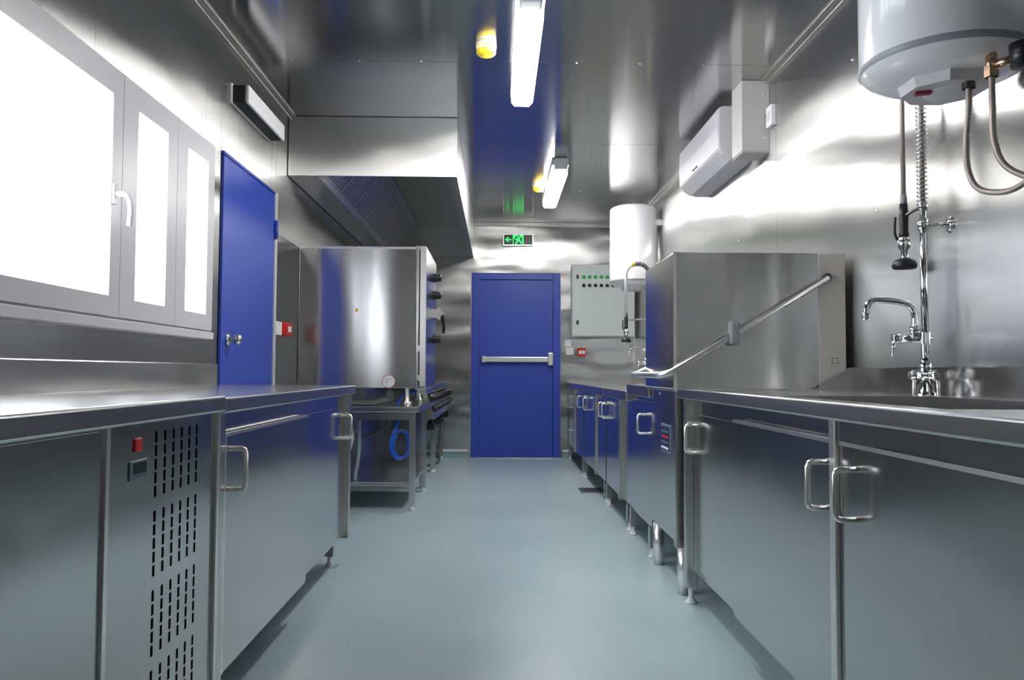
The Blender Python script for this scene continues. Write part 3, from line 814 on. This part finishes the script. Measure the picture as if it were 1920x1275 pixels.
# ------------------------------------------------------------------ gas ranges
def gas_range(y0, y1, label):
    t = thing('gas_range', (-0.9, (y0 + y1) / 2, 0), label, 'gas range', 'gas ranges under the hood')
    bx('range_top', 'top_steel', t, -1.33, -0.515, y0, y1, 0.805, 0.842, bev=0.004)
    bx('backsplash', 'door_steel', t, -1.34, -1.32, y0, y1, 0.84, 1.0)
    bx('range_body', 'door_steel', t, -1.33, -0.60, y0 + 0.01, y1 - 0.01, 0.56, 0.806)
    pn = MB().prism([(-0.60, 0.78), (-0.575, 0.78), (-0.545, 0.685), (-0.545, 0.66), (-0.60, 0.66)], 'Y', y0 + 0.005, y1 - 0.005).build('knob_panel', 'tube_steel', t)
    ld = MB().prism([(-0.60, 0.66), (-0.545, 0.66), (-0.505, 0.60), (-0.505, 0.555), (-0.60, 0.555)], 'Y', y0, y1).build('lower_panel', 'tube_steel', t)
    n = 6; dy = (y1 - y0) / n
    for k in range(n):
        yk = y0 + dy * (k + 0.5)
        MB().lathe([(0.036, -0.01), (0.036, 0.014), (0.027, 0.02), (0.026, 0.058), (0.0, 0.06)], (-0.556, yk, 0.725), axis='X', seg=16).build('burner_knob', 'black', pn)
        slot_shade = MB().prism([(-0.5455, 0.652), (-0.541, 0.658), (-0.5075, 0.608), (-0.512, 0.602)], 'Y', yk - dy * 0.32, yk + dy * 0.32)  # black prism on the ledge stands in for shade inside the knob recess
        slot_shade.build('knob_backing_or_shade', 'black', ld)
        MB().cyl((-0.528, yk, 0.625), (-0.500, yk, 0.650), 0.026, 0.022, seg=14).build('pilot_knob', 'black', ld)
    for k in range(2):
        yk = y0 + (y1 - y0) * (0.25 + 0.5 * k)
        for xx in (-0.78, -1.12):
            g_ = MB().lathe([(0.0, 0.842), (0.05, 0.842), (0.05, 0.858), (0.03, 0.866), (0.0, 0.866)], (xx, yk, 0), seg=20).build('burner', 'dark', t)
            gg = MB()
            for a_ in range(4):
                c_, s_ = math.cos(a_ * math.pi / 2), math.sin(a_ * math.pi / 2)
                gg.cyl((xx + 0.03 * c_, yk + 0.03 * s_, 0.872), (xx + 0.13 * c_, yk + 0.13 * s_, 0.872), 0.006, seg=8)
            gg.tube([(xx + 0.13 * math.cos(q * math.pi / 8), yk + 0.13 * math.sin(q * math.pi / 8), 0.866) for q in range(16)], 0.007, closed=True, sub=1, seg=6)
            gg.build('pan_support', 'black', t)
    for k, yy_ in enumerate((y0 + 0.13, y1 - 0.2)):
        v_ = MB().box(-0.585, -0.515, yy_ - 0.04, yy_ + 0.04, 0.46, 0.52, bev=0.008).cyl((-0.55, yy_, 0.515), (-0.55, yy_, 0.56), 0.02, seg=14)
        v_.build('gas_valve', 'black', t)
    for xx in (-0.605, -1.28):
        for yy_ in (y0 + 0.03, y1 - 0.03):
            bx('leg', 'tube_steel', t, xx - 0.02, xx + 0.02, yy_ - 0.02, yy_ + 0.02, 0.035, 0.57, bev=0.003); foot(t, xx, yy_, 0.04)
    bx('back_panel', 'door_steel', t, -1.30, -1.29, y0 + 0.05, y1 - 0.05, 0.10, 0.56)
    return t
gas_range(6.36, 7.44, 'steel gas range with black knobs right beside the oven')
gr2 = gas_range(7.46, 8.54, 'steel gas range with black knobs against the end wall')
fh = MB().tube([(-0.57, 8.33, 0.5), (-0.60, 8.33, 0.3), (-0.605, 8.32, 0.12), (-0.60, 8.22, 0.02), (-0.62, 8.0, 0.014), (-0.68, 7.8, 0.014)], 0.013, seg=10)
fh.build('gas_hose', 'rubber', gr2)

# ------------------------------------------------------------------ near sink counter on the right
sk = thing('sink_counter', (1.15, 1.8, 0), 'long steel sink counter with sliding doors beside the dishwasher', 'sink')
kx0, kx1, ky0, ky1, kz = 0.757, XR - 0.004, 0.15, 3.285, 0.878
bx0, bx1, by0, by1 = 0.90, 1.36, 1.55, 2.45     # bowl opening
tp = MB()
tp.box(kx0, kx0 + 0.03, ky0, ky1, kz - 0.042, kz, bev=0.006, seg=3).box(kx0 + 0.03, bx0, ky0, ky1, kz - 0.040, kz - 0.006).box(bx1, kx1, ky0, ky1, kz - 0.042, kz - 0.006)
tp.box(bx0, bx1, ky0, by0, kz - 0.042, kz - 0.006).box(bx0, bx1, by1, ky1, kz - 0.042, kz - 0.006)
tp.build('worktop', 'top_steel', sk)
bw_ = MB()
bw_.box(bx0 - 0.002, bx0 + 0.004, by0, by1, 0.62, kz - 0.007).box(bx1 - 0.004, bx1 + 0.002, by0, by1, 0.62, kz - 0.007)
bw_.box(bx0, bx1, by0 - 0.002, by0 + 0.004, 0.62, kz - 0.007).box(bx0, bx1, by1 - 0.004, by1 + 0.002, 0.62, kz - 0.007).box(bx0, bx1, by0, by1, 0.614, 0.622)
bw_.build('sink_bowl', 'top_steel', sk)
bx('backsplash', 'door_steel', sk, XR - 0.03, XR - 0.001, ky0, ky1, kz - 0.02, 0.968, bev=0.004)
MB().prism([(1.335, kz - 0.01), (XR - 0.02, kz - 0.01), (XR - 0.02, 0.968), (1.488, 0.968)], 'Y', ky1 - 0.010, ky1).build('end_splash', 'door_steel', sk)
body = MB()
body.box(0.815, kx1, 0.17, 3.25, 0.13, 0.15).box(1.45, kx1, 0.17, 3.25, 0.15, 0.80).box(0.81, kx1, 0.17, 0.18, 0.13, 0.83).box(0.81, kx1, 3.245, 3.255, 0.13, 0.83).box(0.815, kx1, 1.80, 1.812, 0.15, 0.60)
body.build('cabinet_body', 'door_steel', sk)
bx('top_rail', 'door_steel', sk, 0.812, 0.84, 1.83, 3.24, 0.75, 0.838)
bx('apron', 'door_steel', sk, 0.782, 0.80, 0.17, 1.786, 0.790, 0.838)
bx('corner_post', 'tube_steel', sk, 0.775, 0.822, 3.205, 3.25, 0.065, 0.838, bev=0.003)
bx('middle_post', 'satin', sk, 0.776, 0.80, 1.790, 1.822, 0.13, 0.838, bev=0.002)
dC = bx('sliding_door', 'door_steel', sk, 0.806, 0.820, 2.55, 3.20, 0.155, 0.775, bev=0.002)
dD = bx('sliding_door', 'door_steel', sk, 0.786, 0.802, 1.826, 2.60, 0.140, 0.786, bev=0.002)
dE = bx('sliding_door', 'door_steel', sk, 0.786, 0.802, 1.00, 1.786, 0.140, 0.786, bev=0.002)
dF = bx('sliding_door', 'door_steel', sk, 0.806, 0.820, 0.18, 1.05, 0.155, 0.775, bev=0.002)
bx('door_edge', 'satin', dD, 0.785, 0.803, 1.826, 2.60, 0.778, 0.788)
bx('door_edge', 'satin', dE, 0.785, 0.803, 1.00, 1.786, 0.778, 0.788)
handle_mesh(0.806, -1, 3.155, 0.622, 0.732).build('handle', 'satin', dC)
handle_mesh(0.786, -1, 1.862, 0.622, 0.732).build('handle', 'satin', dD)
handle_mesh(0.786, -1, 1.712, 0.622, 0.732).build('handle', 'satin', dE)
handle_mesh(0.806, -1, 0.24, 0.622, 0.732).build('handle', 'satin', dF)
for yy_ in (0.3, 1.80, 3.228):
    for xx in (0.80, 1.44):
        if not (yy_ > 3 and xx < 1):
            bx('leg', 'tube_steel', sk, xx - 0.02, xx + 0.02, yy_ - 0.02, yy_ + 0.02, 0.05, 0.135)
        foot(sk, xx, yy_, 0.07)

# ------------------------------------------------------------------ hood type dishwasher
dw = thing('dishwasher', (1.12, 3.62, 0), 'hood type steel dishwasher with long sloping lift bar', 'dishwasher')
wy0, wy1 = 3.305, 3.945
bx('wash_hood', 'face_steel', dw, 0.752, 1.375, wy0, wy1, 0.872, 1.458, bev=0.004)
bx('hood_edge', 'satin', dw, 0.749, 0.762, wy0 - 0.003, wy0 + 0.006, 0.872, 1.459)
bx('rear_column', 'beige', dw, 1.372, 1.488, wy0 - 0.003, wy1, 0.20, 1.456, bev=0.003)
lb = bx('lower_body', 'door_steel', dw, 0.782, 1.40, wy0, wy1, 0.205, 0.866, bev=0.003)
bx('front_strip', 'tube_steel', dw, 0.755, 0.784, wy0 - 0.004, wy0 + 0.03, 0.205, 0.868, bev=0.003)
bx('rim', 'satin', dw, 0.75, 1.38, wy0 - 0.004, wy1, 0.862, 0.874)
cpn = bx('control_panel', 'lcd_frame', lb, 0.776, 0.783, 3.50, 3.70, 0.575, 0.705, bev=0.003)
bx('panel_face', 'navy', cpn, 0.774, 0.777, 3.512, 3.688, 0.587, 0.694)
for k, mt_ in enumerate(('white_plastic', 'lcd_frame', 'red_lamp', 'lcd_frame')):
    bx('panel_button', mt_, cpn, 0.772, 0.775, 3.53, 3.67, 0.594 + 0.025 * k, 0.603 + 0.025 * k)
for yy_ in (3.42, 3.75):
    bx('bolt', 'chrome', lb, 0.776, 0.784, yy_ - 0.012, yy_ + 0.012, 0.838, 0.85, bev=0.003)
for xx in (0.80, 1.36):
    for yy_ in (3.355, 3.87):
        MB().lathe([(0.0, 0.0), (0.027, 0.0), (0.027, 0.205), (0.0, 0.205)], (xx, yy_, 0), seg=24).build('leg', 'satin', dw)
MB().lathe([(0.0, -0.022), (0.017, -0.022), (0.017, 0.01)], (1.405, wy0, 1.352), axis='Y', seg=20).build('pivot', 'black', dw)
ya_ = wy0 - 0.022; yb_ = wy1 + 0.022
MB().tube([(1.405, ya_, 1.350), (1.05, ya_, 1.135), (0.76, ya_, 0.960), (0.73, ya_, 0.944), (0.70, ya_ + 0.008, 0.934), (0.688, ya_ + 0.03, 0.932),
           (0.688, yb_ - 0.03, 0.932), (0.70, yb_ - 0.008, 0.934), (0.73, yb_, 0.946), (0.76, yb_, 0.960), (1.05, yb_, 1.135), (1.405, yb_, 1.350)], 0.0135, seg=14, smooth=False).build('lift_bar', 'alu', dw)
bx('bar_clip', 'ac_grey', dw, 0.98, 1.022, ya_ - 0.022, wy0 + 0.001, 1.062, 1.162, bev=0.010)
MB().prism([(1.425, 0.985), (1.452, 0.985), (1.452, 1.010), (1.425, 1.010)], 'Y', wy0 - 0.0045, wy0 - 0.002).build('column_mark', 'dark', dw)
MB().prism([(1.427, 0.987), (1.450, 0.987), (1.450, 1.008), (1.427, 1.008)], 'Y', wy0 - 0.0055, wy0 - 0.003).build('column_mark_face', 'beige', dw)

# ------------------------------------------------------------------ far cabinets on the right
def far_cabinet(y0, y1, zt, label, doors, posts, xf=0.765, drawers=(), name='base_cabinet', cat='cabinet', splash=True):
    t = thing(name, (1.15, (y0 + y1) / 2, 0), label, cat, 'steel cabinets along the right wall')
    xd = xf + 0.02
    bx('worktop', 'top_steel', t, xf, XR - 0.004, y0, y1, zt - 0.06, zt, bev=0.005)
    if splash:
        bx('backsplash', 'door_steel', t, XR - 0.03, XR - 0.001, y0, y1, zt - 0.01, zt + 0.03, bev=0.003)
    b_ = MB().box(xd + 0.014, XR - 0.01, y0 + 0.01, y1 - 0.01, 0.15, zt - 0.058)
    b_.build('cabinet_body', 'door_steel', t)
    for a, b, hy in doors:
        d_ = bx('door', 'door_steel', t, xd, xd + 0.013, a, b, 0.155, zt - 0.085, bev=0.002)
        handle_mesh(xd, -1, hy, 0.622, 0.722).build('handle', 'satin', d_)
    for a, b, z0_, z1_ in drawers:
        d_ = bx('drawer', 'door_steel', t, xd, xd + 0.013, a, b, z0_, z1_, bev=0.002)
        MB().tube([(xd + 0.002, (a + b) / 2 - 0.05, (z0_ + z1_) / 2), (xd - 0.035, (a + b) / 2 - 0.05, (z0_ + z1_) / 2), (xd - 0.035, (a + b) / 2 + 0.05, (z0_ + z1_) / 2), (xd + 0.002, (a + b) / 2 + 0.05, (z0_ + z1_) / 2)], 0.006, smooth=False).build('handle', 'satin', d_)
    for yy_ in posts:
        bx('post', 'tube_steel', t, xd - 0.012, xd + 0.02, yy_ - 0.022, yy_ + 0.022, 0.14, zt - 0.062, bev=0.003)
    for yy_ in (y0 + 0.05, y1 - 0.05):
        for xx in (0.80, 1.42):
            bx('leg', 'tube_steel', t, xx - 0.02, xx + 0.02, yy_ - 0.02, yy_ + 0.02, 0.05, 0.155); foot(t, xx, yy_, 0.06)
    return t
far_cabinet(3.965, 4.63, 0.874, 'small steel cabinet standing just past the dishwasher', [(3.975, 4.62, 4.13)], [], xf=0.768)
far_cabinet(4.645, 5.62, 0.832, 'steel cabinet with one bare upright post, second past the dishwasher', [(4.99, 5.60, 5.52)], [4.965])
far_cabinet(5.635, 7.08, 0.832, 'steel sink cabinet under the spray tap beyond the dishwasher', [(5.65, 6.15, 5.70), (6.20, 7.07, 6.72)], [6.175])
far_cabinet(7.095, 8.56, 0.832, 'steel drawer cabinet in the corner below the electrical cabinet', [(7.11, 7.85, 7.2)], [7.88], drawers=((7.91, 8.55, 0.64, 0.745), (7.91, 8.55, 0.52, 0.632), (7.91, 8.55, 0.16, 0.512)))
fd = thing('floor_drain', (0.74, 6.22, 0), 'dark steel floor drain grate at the foot of the sink cabinet', 'drain')
f_ = MB().box(0.655, 0.855, 6.10, 6.115, 0.0, 0.012).box(0.655, 0.855, 6.325, 6.34, 0.0, 0.012).box(0.655, 0.67, 6.115, 6.325, 0.0, 0.012).box(0.84, 0.855, 6.115, 6.325, 0.0, 0.012)
f_.build('grate_frame', 'tube_steel', fd)
bx('drain_pit', 'tube_steel', fd, 0.67, 0.84, 6.115, 6.325, 0.0, 0.004)
for k in range(7):
    bx('grate_bar', 'dark', fd, 0.676 + k * 0.0235, 0.688 + k * 0.0235, 6.115, 6.325, 0.003, 0.010)

# ------------------------------------------------------------------ water heaters
def heater(x, y, z0, label, detail):
    t = thing('water_heater', (x, y, z0), label, 'water heater', 'white water heaters')
    R_ = 0.225; h = 0.68
    MB().lathe([(R_, 0.0), (R_, h), (R_ - 0.012, h + 0.014), (R_ * 0.8, h + 0.03), (0.0, h + 0.04)], (x, y, z0), seg=64).build('tank', 'white_enamel', t)
    MB().lathe([(R_ + 0.002, 0.006), (R_ + 0.002, -0.004), (R_ - 0.004, -0.012)], (x, y, z0), seg=64).build('rim_band', 'ac_grey', t)
    MB().lathe([(R_ - 0.003, -0.010), (R_ * 0.9, -0.030), (R_ * 0.7, -0.048), (R_ * 0.35, -0.058), (0.0, -0.060)], (x, y, z0), seg=64).build('bottom_dish', 'white_enamel', t)
    oc = [(x + 0.125 * math.cos(math.radians(22.5 + 45 * k)) * (1.0), y + 0.125 * math.sin(math.radians(22.5 + 45 * k))) for k in range(8)]
    cv = MB()
    A = [cv.bm.verts.new((u, v, z0 - 0.040)) for u, v in oc]
    Bv = [cv.bm.verts.new((x + (u - x) * 0.9, y + (v - y) * 0.9, z0 - 0.082)) for u, v in oc]
    for k in range(8):
        cv.bm.faces.new((A[k], A[(k + 1) % 8], Bv[(k + 1) % 8], Bv[k]))
    cv.bm.faces.new(A[::-1]); cv.bm.faces.new(Bv)
    cv = cv.build('service_cover', 'ac_white', t)
    MB().lathe([(0.0, -0.088), (0.062, -0.088), (0.07, -0.081)], (x + 0.015, y, z0), seg=32).build('cover_disc', 'ac_white', cv)
    if detail:
        MB().prism([(x - 0.088, y - 0.012), (x - 0.05, y - 0.026), (x - 0.044, y - 0.008), (x - 0.082, y + 0.008)], 'Z', z0 - 0.0905, z0 - 0.080).build('indicator_window', 'dark_red', cv)
    bx('wall_bracket', 'white_plastic', t, x + R_ - 0.06, XR, y - 0.12, y + 0.12, z0 + 0.12, z0 + 0.17)
    bx('wall_bracket', 'white_plastic', t, x + R_ - 0.06, XR, y - 0.12, y + 0.12, z0 + 0.52, z0 + 0.57)
    return t
h1 = heater(1.285, 2.20, 1.835, 'white cylindrical water heater hanging above the near sink counter', True)
h2 = heater(1.285, 7.33, 1.80, 'white cylindrical water heater hanging beside the electrical cabinet', False)
# inlet and outlet of the near heater
for k, (xx, yy_, mt_) in enumerate(((1.305, 2.115, 'black'), (1.315, 2.03, 'brass'))):
    MB().cyl((xx, yy_, 1.81), (xx, yy_, 1.735), 0.014, seg=14).cyl((xx, yy_, 1.765), (xx, yy_, 1.735), 0.018, seg=6).build('pipe_fitting', mt_, h1)
MB().cyl((1.315, 2.03, 1.765), (1.345, 1.97, 1.765), 0.012, seg=12).build('safety_valve', 'brass', h1)
MB().lathe([(0.0, -0.03), (0.03, -0.03), (0.034, 0.03), (0.0, 0.03)], (1.352, 1.955, 1.765), seg=20).build('valve_cap', 'black', h1)
MB().tube([(1.305, 2.115, 1.74), (1.306, 2.118, 1.68), (1.315, 2.145, 1.60), (1.33, 2.165, 1.52), (1.345, 2.14, 1.46), (1.375, 2.07, 1.437), (1.405, 2.02, 1.46), (1.435, 2.0, 1.515), (1.44, 2.0, 1.545)], 0.0085).build('braided_hose', 'braid', h1)
MB().tube([(1.315, 2.03, 1.74), (1.316, 2.03, 1.66), (1.325, 2.04, 1.57), (1.345, 2.03, 1.50), (1.38, 1.98, 1.453), (1.42, 1.92, 1.44), (1.47, 1.86, 1.47), (1.49, 1.84, 1.52)], 0.0085).build('braided_hose', 'braid', h1)
wv = thing('wall_valve', (XR, 2.0, 1.55), 'chrome wall valve below the near water heater', 'valve')
MB().cyl((XR, 1.95, 1.56), (1.42, 1.97, 1.56), 0.012, seg=14).build('valve_body', 'chrome', wv)
MB().cyl((1.46, 1.89, 1.56), (1.44, 2.06, 1.56), 0.013, seg=14).build('valve_spindle', 'chrome', wv)
MB().cyl((1.443, 2.005, 1.56), (1.44, 2.0, 1.525), 0.010, seg=12).build('valve_outlet', 'chrome', wv)
MB().cyl((1.485, 1.845, 1.54), (1.49, 1.84, 1.50), 0.011, seg=12).cyl((1.455, 1.91, 1.56), (1.487, 1.843, 1.535), 0.010, seg=12).build('valve_outlet', 'chrome', wv)
MB().lathe([(0.0, -0.006), (0.028, -0.006), (0.028, 0.0), (0.0, 0.002)], (XR - 0.001, 1.95, 1.56), axis='X', seg=20).build('wall_flange', 'chrome', wv)

# ------------------------------------------------------------------ pre-rinse spray taps
def helix(path, r, pitch, wr):
    pts = [Vector(p) for p in path]
    seglen = [0.0]
    for a, b in zip(pts, pts[1:]):
        seglen.append(seglen[-1] + (b - a).length)
    tot = seglen[-1]; n = int(tot / pitch * 10); out = []
    for i in range(n + 1):
        s = tot * i / n
        k = max(j for j in range(len(pts) - 1) if seglen[j] <= s + 1e-9)
        q = (s - seglen[k]) / (seglen[k + 1] - seglen[k])
        c = pts[k].lerp(pts[k + 1], min(q, 1)); d = (pts[k + 1] - pts[k]).normalized()
        u = Vector((0, 0, 1)).cross(d)
        u = Vector((1, 0, 0)) if u.length < 0.05 else u.normalized()
        u = (Vector((1, 0, 0)) - d * d.x)
        u = u.normalized() if u.length > 0.2 else d.orthogonal().normalized()
        w = d.cross(u); a_ = 2 * math.pi * s / pitch
        out.append(c + (u * math.cos(a_) + w * math.sin(a_)) * r)
    return MB().tube(out, wr, seg=5, smooth=False)

def arc(p0, p1, zt, n=12):
    """hose path: up from p0, half circle over to p1, down"""
    p0, p1 = Vector(p0), Vector(p1)
    c = (p0 + p1) / 2; rr = (p1 - p0).length / 2; d = (p1 - p0).normalized()
    return [Vector((c.x, c.y, zt)) - d * rr * math.cos(math.pi * k / n) + Vector((0, 0, rr * math.sin(math.pi * k / n))) for k in range(n + 1)]

def spray_tap(px, py, zb, hx, hy, ztop, zs, label, spout, spring=True):
    t = thing('spray_tap', (px, py, zb), label, 'spray tap', 'pre-rinse spray taps')
    MB().lathe([(0.034, 0.0), (0.034, 0.006), (0.026, 0.014), (0.024, 0.03), (0.014, 0.045), (0.012, 0.07), (0.019, 0.08), (0.019, 0.105), (0.013, 0.115)], (px, py, zb), seg=24).build('tap_base', 'chrome', t)
    MB().cyl((px, py, zb + 0.10), (px, py, zs), 0.0105, seg=16).build('riser_pole', 'chrome', t)
    for sg in (-1, 1):
        v = MB().cyl((px, py, zb + 0.066), (px + sg * 0.006, py + sg * -0.062, zb + 0.066), 0.013, seg=14).cyl((px, py - sg * 0.05, zb + 0.066), (px, py - sg * 0.082, zb + 0.066), 0.018, seg=14)
        v = v.build('mixer_valve', 'chrome', t)
        MB().cyl((px, py - sg * 0.072, zb + 0.06), (px, py - sg * 0.076, zb + 0.0), 0.006, 0.0045, seg=10).build('lever', 'satin', v)
    # spout
    zz = zb + 0.19
    MB().cyl((px + 0.02, py, zz), (px - 0.075, py + 0.02, zz), 0.014, seg=14).lathe([(0.018, -0.02), (0.018, 0.02)], (px, py, zz), seg=16).build('spout_valve', 'chrome', t)
    lv = MB().cyl((px - 0.075, py + 0.02, zz), (px - 0.098, py + 0.025, zz), 0.017, seg=14).cyl((px - 0.093, py + 0.024, zz), (px - 0.097, py + 0.024, zz - 0.06), 0.006, 0.005, seg=10)
    lv.build('spout_lever', 'chrome', t)
    sx, sy = px - 0.03, py + 0.006
    MB().cyl((sx, sy, zz), (sx, sy, zz + 0.04), 0.017, seg=16).tube([(sx, sy, zz + 0.03), (sx, sy, zz + 0.075), (sx - 0.008, sy, zz + 0.10), (sx - 0.03, sy, zz + 0.118), (sx - spout * 0.6, sy, zz + 0.128), (sx - spout * 0.85, sy, zz + 0.128), (sx - spout * 0.96, sy, zz + 0.112), (sx - spout, sy, zz + 0.085), (sx - spout, sy, zz + 0.07)], 0.0105, seg=12).build('spout', 'chrome', t)
    MB().cyl((sx - spout, sy, zz + 0.088), (sx - spout, sy, zz + 0.062), 0.0135, seg=14).build('aerator', 'chrome', t)
    # hose
    arcp = arc((px, py, 0), (hx, hy, 0), ztop)
    vz = zb + 0.48 if spring else zb + 0.40
    MB().tube([Vector((px, py, zs - 0.02))] + arcp + [Vector((hx, hy, vz + 0.22))], 0.0085 if spring else 0.013, seg=10, smooth=False).build('spray_hose', 'braid' if spring else 'white_plastic', t)
    if spring:
        helix([Vector((px, py, zs - 0.02))] + arcp + [Vector((hx, hy, ztop - 0.02))], 0.0165, 0.0145, 0.0026).build('hose_spring', 'chrome', t)
    else:
        MB().tube([Vector((px, py, ztop - 0.06))] + arcp[0:2], 0.017, seg=10, smooth=False).build('hose_sleeve', 'yellow2', t)
        helix(arcp[1:8], 0.0165, 0.012, 0.004).build('hose_spring', 'dark', t)
        MB().tube(arcp[7:9], 0.017, seg=10, smooth=False).build('hose_sleeve', 'yellow2', t)
    # spray gun
    MB().cyl((hx, hy, vz + 0.23), (hx, hy, vz + 0.19), 0.011, 0.012, seg=14).build('hose_ferrule', 'grey_pipe', t)
    MB().lathe([(0.0, 0.195), (0.0145, 0.195), (0.0165, 0.15), (0.0145, 0.10), (0.017, 0.09), (0.016, 0.075), (0.0, 0.075)], (hx, hy, vz), seg=18).build('spray_grip', 'black', t)
    MB().lathe([(0.013, 0.08), (0.021, 0.066), (0.021, 0.04), (0.013, 0.03), (0.012, 0.0)], (hx, hy, vz), seg=18).build('spray_body', 'chrome', t)
    MB().tube([(hx - 0.012, hy + 0.008, vz + 0.06), (hx - 0.026, hy + 0.014, vz + 0.09), (hx - 0.024, hy + 0.013, vz + 0.15)], 0.005, seg=8).build('trigger', 'black', t)
    MB().lathe([(0.0, 0.006), (0.014, 0.006), (0.036, -0.006), (0.043, -0.022), (0.038, -0.034), (0.030, -0.032), (0.0, -0.024)], (hx, hy, vz - 0.002), seg=28).build('spray_head', 'black', t)
    # holder hook and wall bracket
    MB().tube([(px, py, vz + 0.16), ((px + hx) / 2, (py + hy) / 2, vz + 0.155), (hx, hy - 0.0, vz + 0.15)], 0.006, seg=8).cyl((px, py, vz + 0.145), (px, py, vz + 0.175), 0.015, seg=14).build('gun_hook', 'chrome', t)
    return t
t1_ = spray_tap(1.436, 2.595, 0.872, 1.445, 2.735, 2.02, 1.53, 'chrome spray tap with spring hose over the near sink counter', 0.165)
MB().cyl((1.436, 2.595, 1.447), (XR, 2.595, 1.447), 0.008, seg=12).cyl((1.436, 2.595, 1.43), (1.436, 2.595, 1.465), 0.017, seg=14).build('wall_arm', 'chrome', t1_)
MB().lathe([(0.0, -0.012), (0.02, -0.012), (0.028, 0.0), (0.0, 0.0)], (XR - 0.0005, 2.595, 1.447), axis='X', seg=20).build('wall_flange', 'chrome', t1_)
t2_ = spray_tap(1.275, 6.50, 0.832, 1.075, 6.50, 1.755, 1.55, 'white hosed spray tap with yellow sleeve beyond the dishwasher', 0.14, spring=False)
MB().cyl((1.275, 6.50, 1.45), (XR, 6.50, 1.45), 0.008, seg=12).build('wall_arm', 'chrome', t2_)

# ------------------------------------------------------------------ air conditioner, conduit box, switch
ac = thing('air_conditioner', (1.43, 5.12, 2.23), 'white split air conditioner mounted high on the right wall', 'air conditioner')
ay0, ay1 = 4.62, 5.63
MB().prism([(XR, 2.55), (1.345, 2.55), (1.33, 2.54), (1.325, 2.42), (1.33, 2.29), (1.35, 2.265), (1.40, 2.232), (XR, 2.232)], 'Y', ay0, ay1).build('ac_body', 'ac_white', ac)
MB().prism([(1.335, 2.545), (1.326, 2.54), (1.319, 2.42), (1.324, 2.296), (1.335, 2.296)], 'Y', ay0 + 0.004, ay1 - 0.004).build('front_panel', 'ac_white', ac)
MB().prism([(1.327, 2.286), (1.332, 2.290), (1.402, 2.232), (1.397, 2.226)], 'Y', ay0 + 0.05, ay1 - 0.05).build('air_vane', 'ac_white', ac)
MB().prism([(1.398, 2.229), (1.402, 2.233), (1.424, 2.229), (1.424, 2.224)], 'Y', ay0 + 0.05, ay1 - 0.05).build('outlet_lip', 'ac_white', ac)
bx('underside', 'ac_white', ac, 1.425, XR - 0.002, ay0 + 0.01, ay1 - 0.01, 2.222, 2.234)
bx('display_slot', 'dark', ac, 1.316, 1.324, 5.12, 5.24, 2.312, 2.320)
cb = thing('conduit_box', (1.45, 4.42, 2.19), 'tall light grey conduit box between air conditioner and ceiling', 'conduit box')
bx('box_cover', 'box_grey', cb, 1.372, XR, 4.33, 4.515, 2.196, H - 0.001, bev=0.003)
bx('box_base', 'box_grey', cb, 1.378, XR, 4.336, 4.51, 2.19, 2.197)
for zz in (2.52, 2.40, 2.27):
    MB().lathe([(0.0, -0.003), (0.005, -0.002), (0.006, 0.001)], (1.50, 4.33, zz), axis='Y', seg=10).build('screw', 'chrome', cb)
sw = thing('wall_switch', (XR, 4.27, 2.33), 'small white switch plate on the wall beside the conduit box', 'switch')
bx('switch_plate', 'white_plastic', sw, XR - 0.028, XR, 4.225, 4.31, 2.315, 2.43, bev=0.004)
bx('switch_rocker', 'white_pvc', sw, XR - 0.032, XR - 0.026, 4.245, 4.29, 2.35, 2.395, bev=0.002)
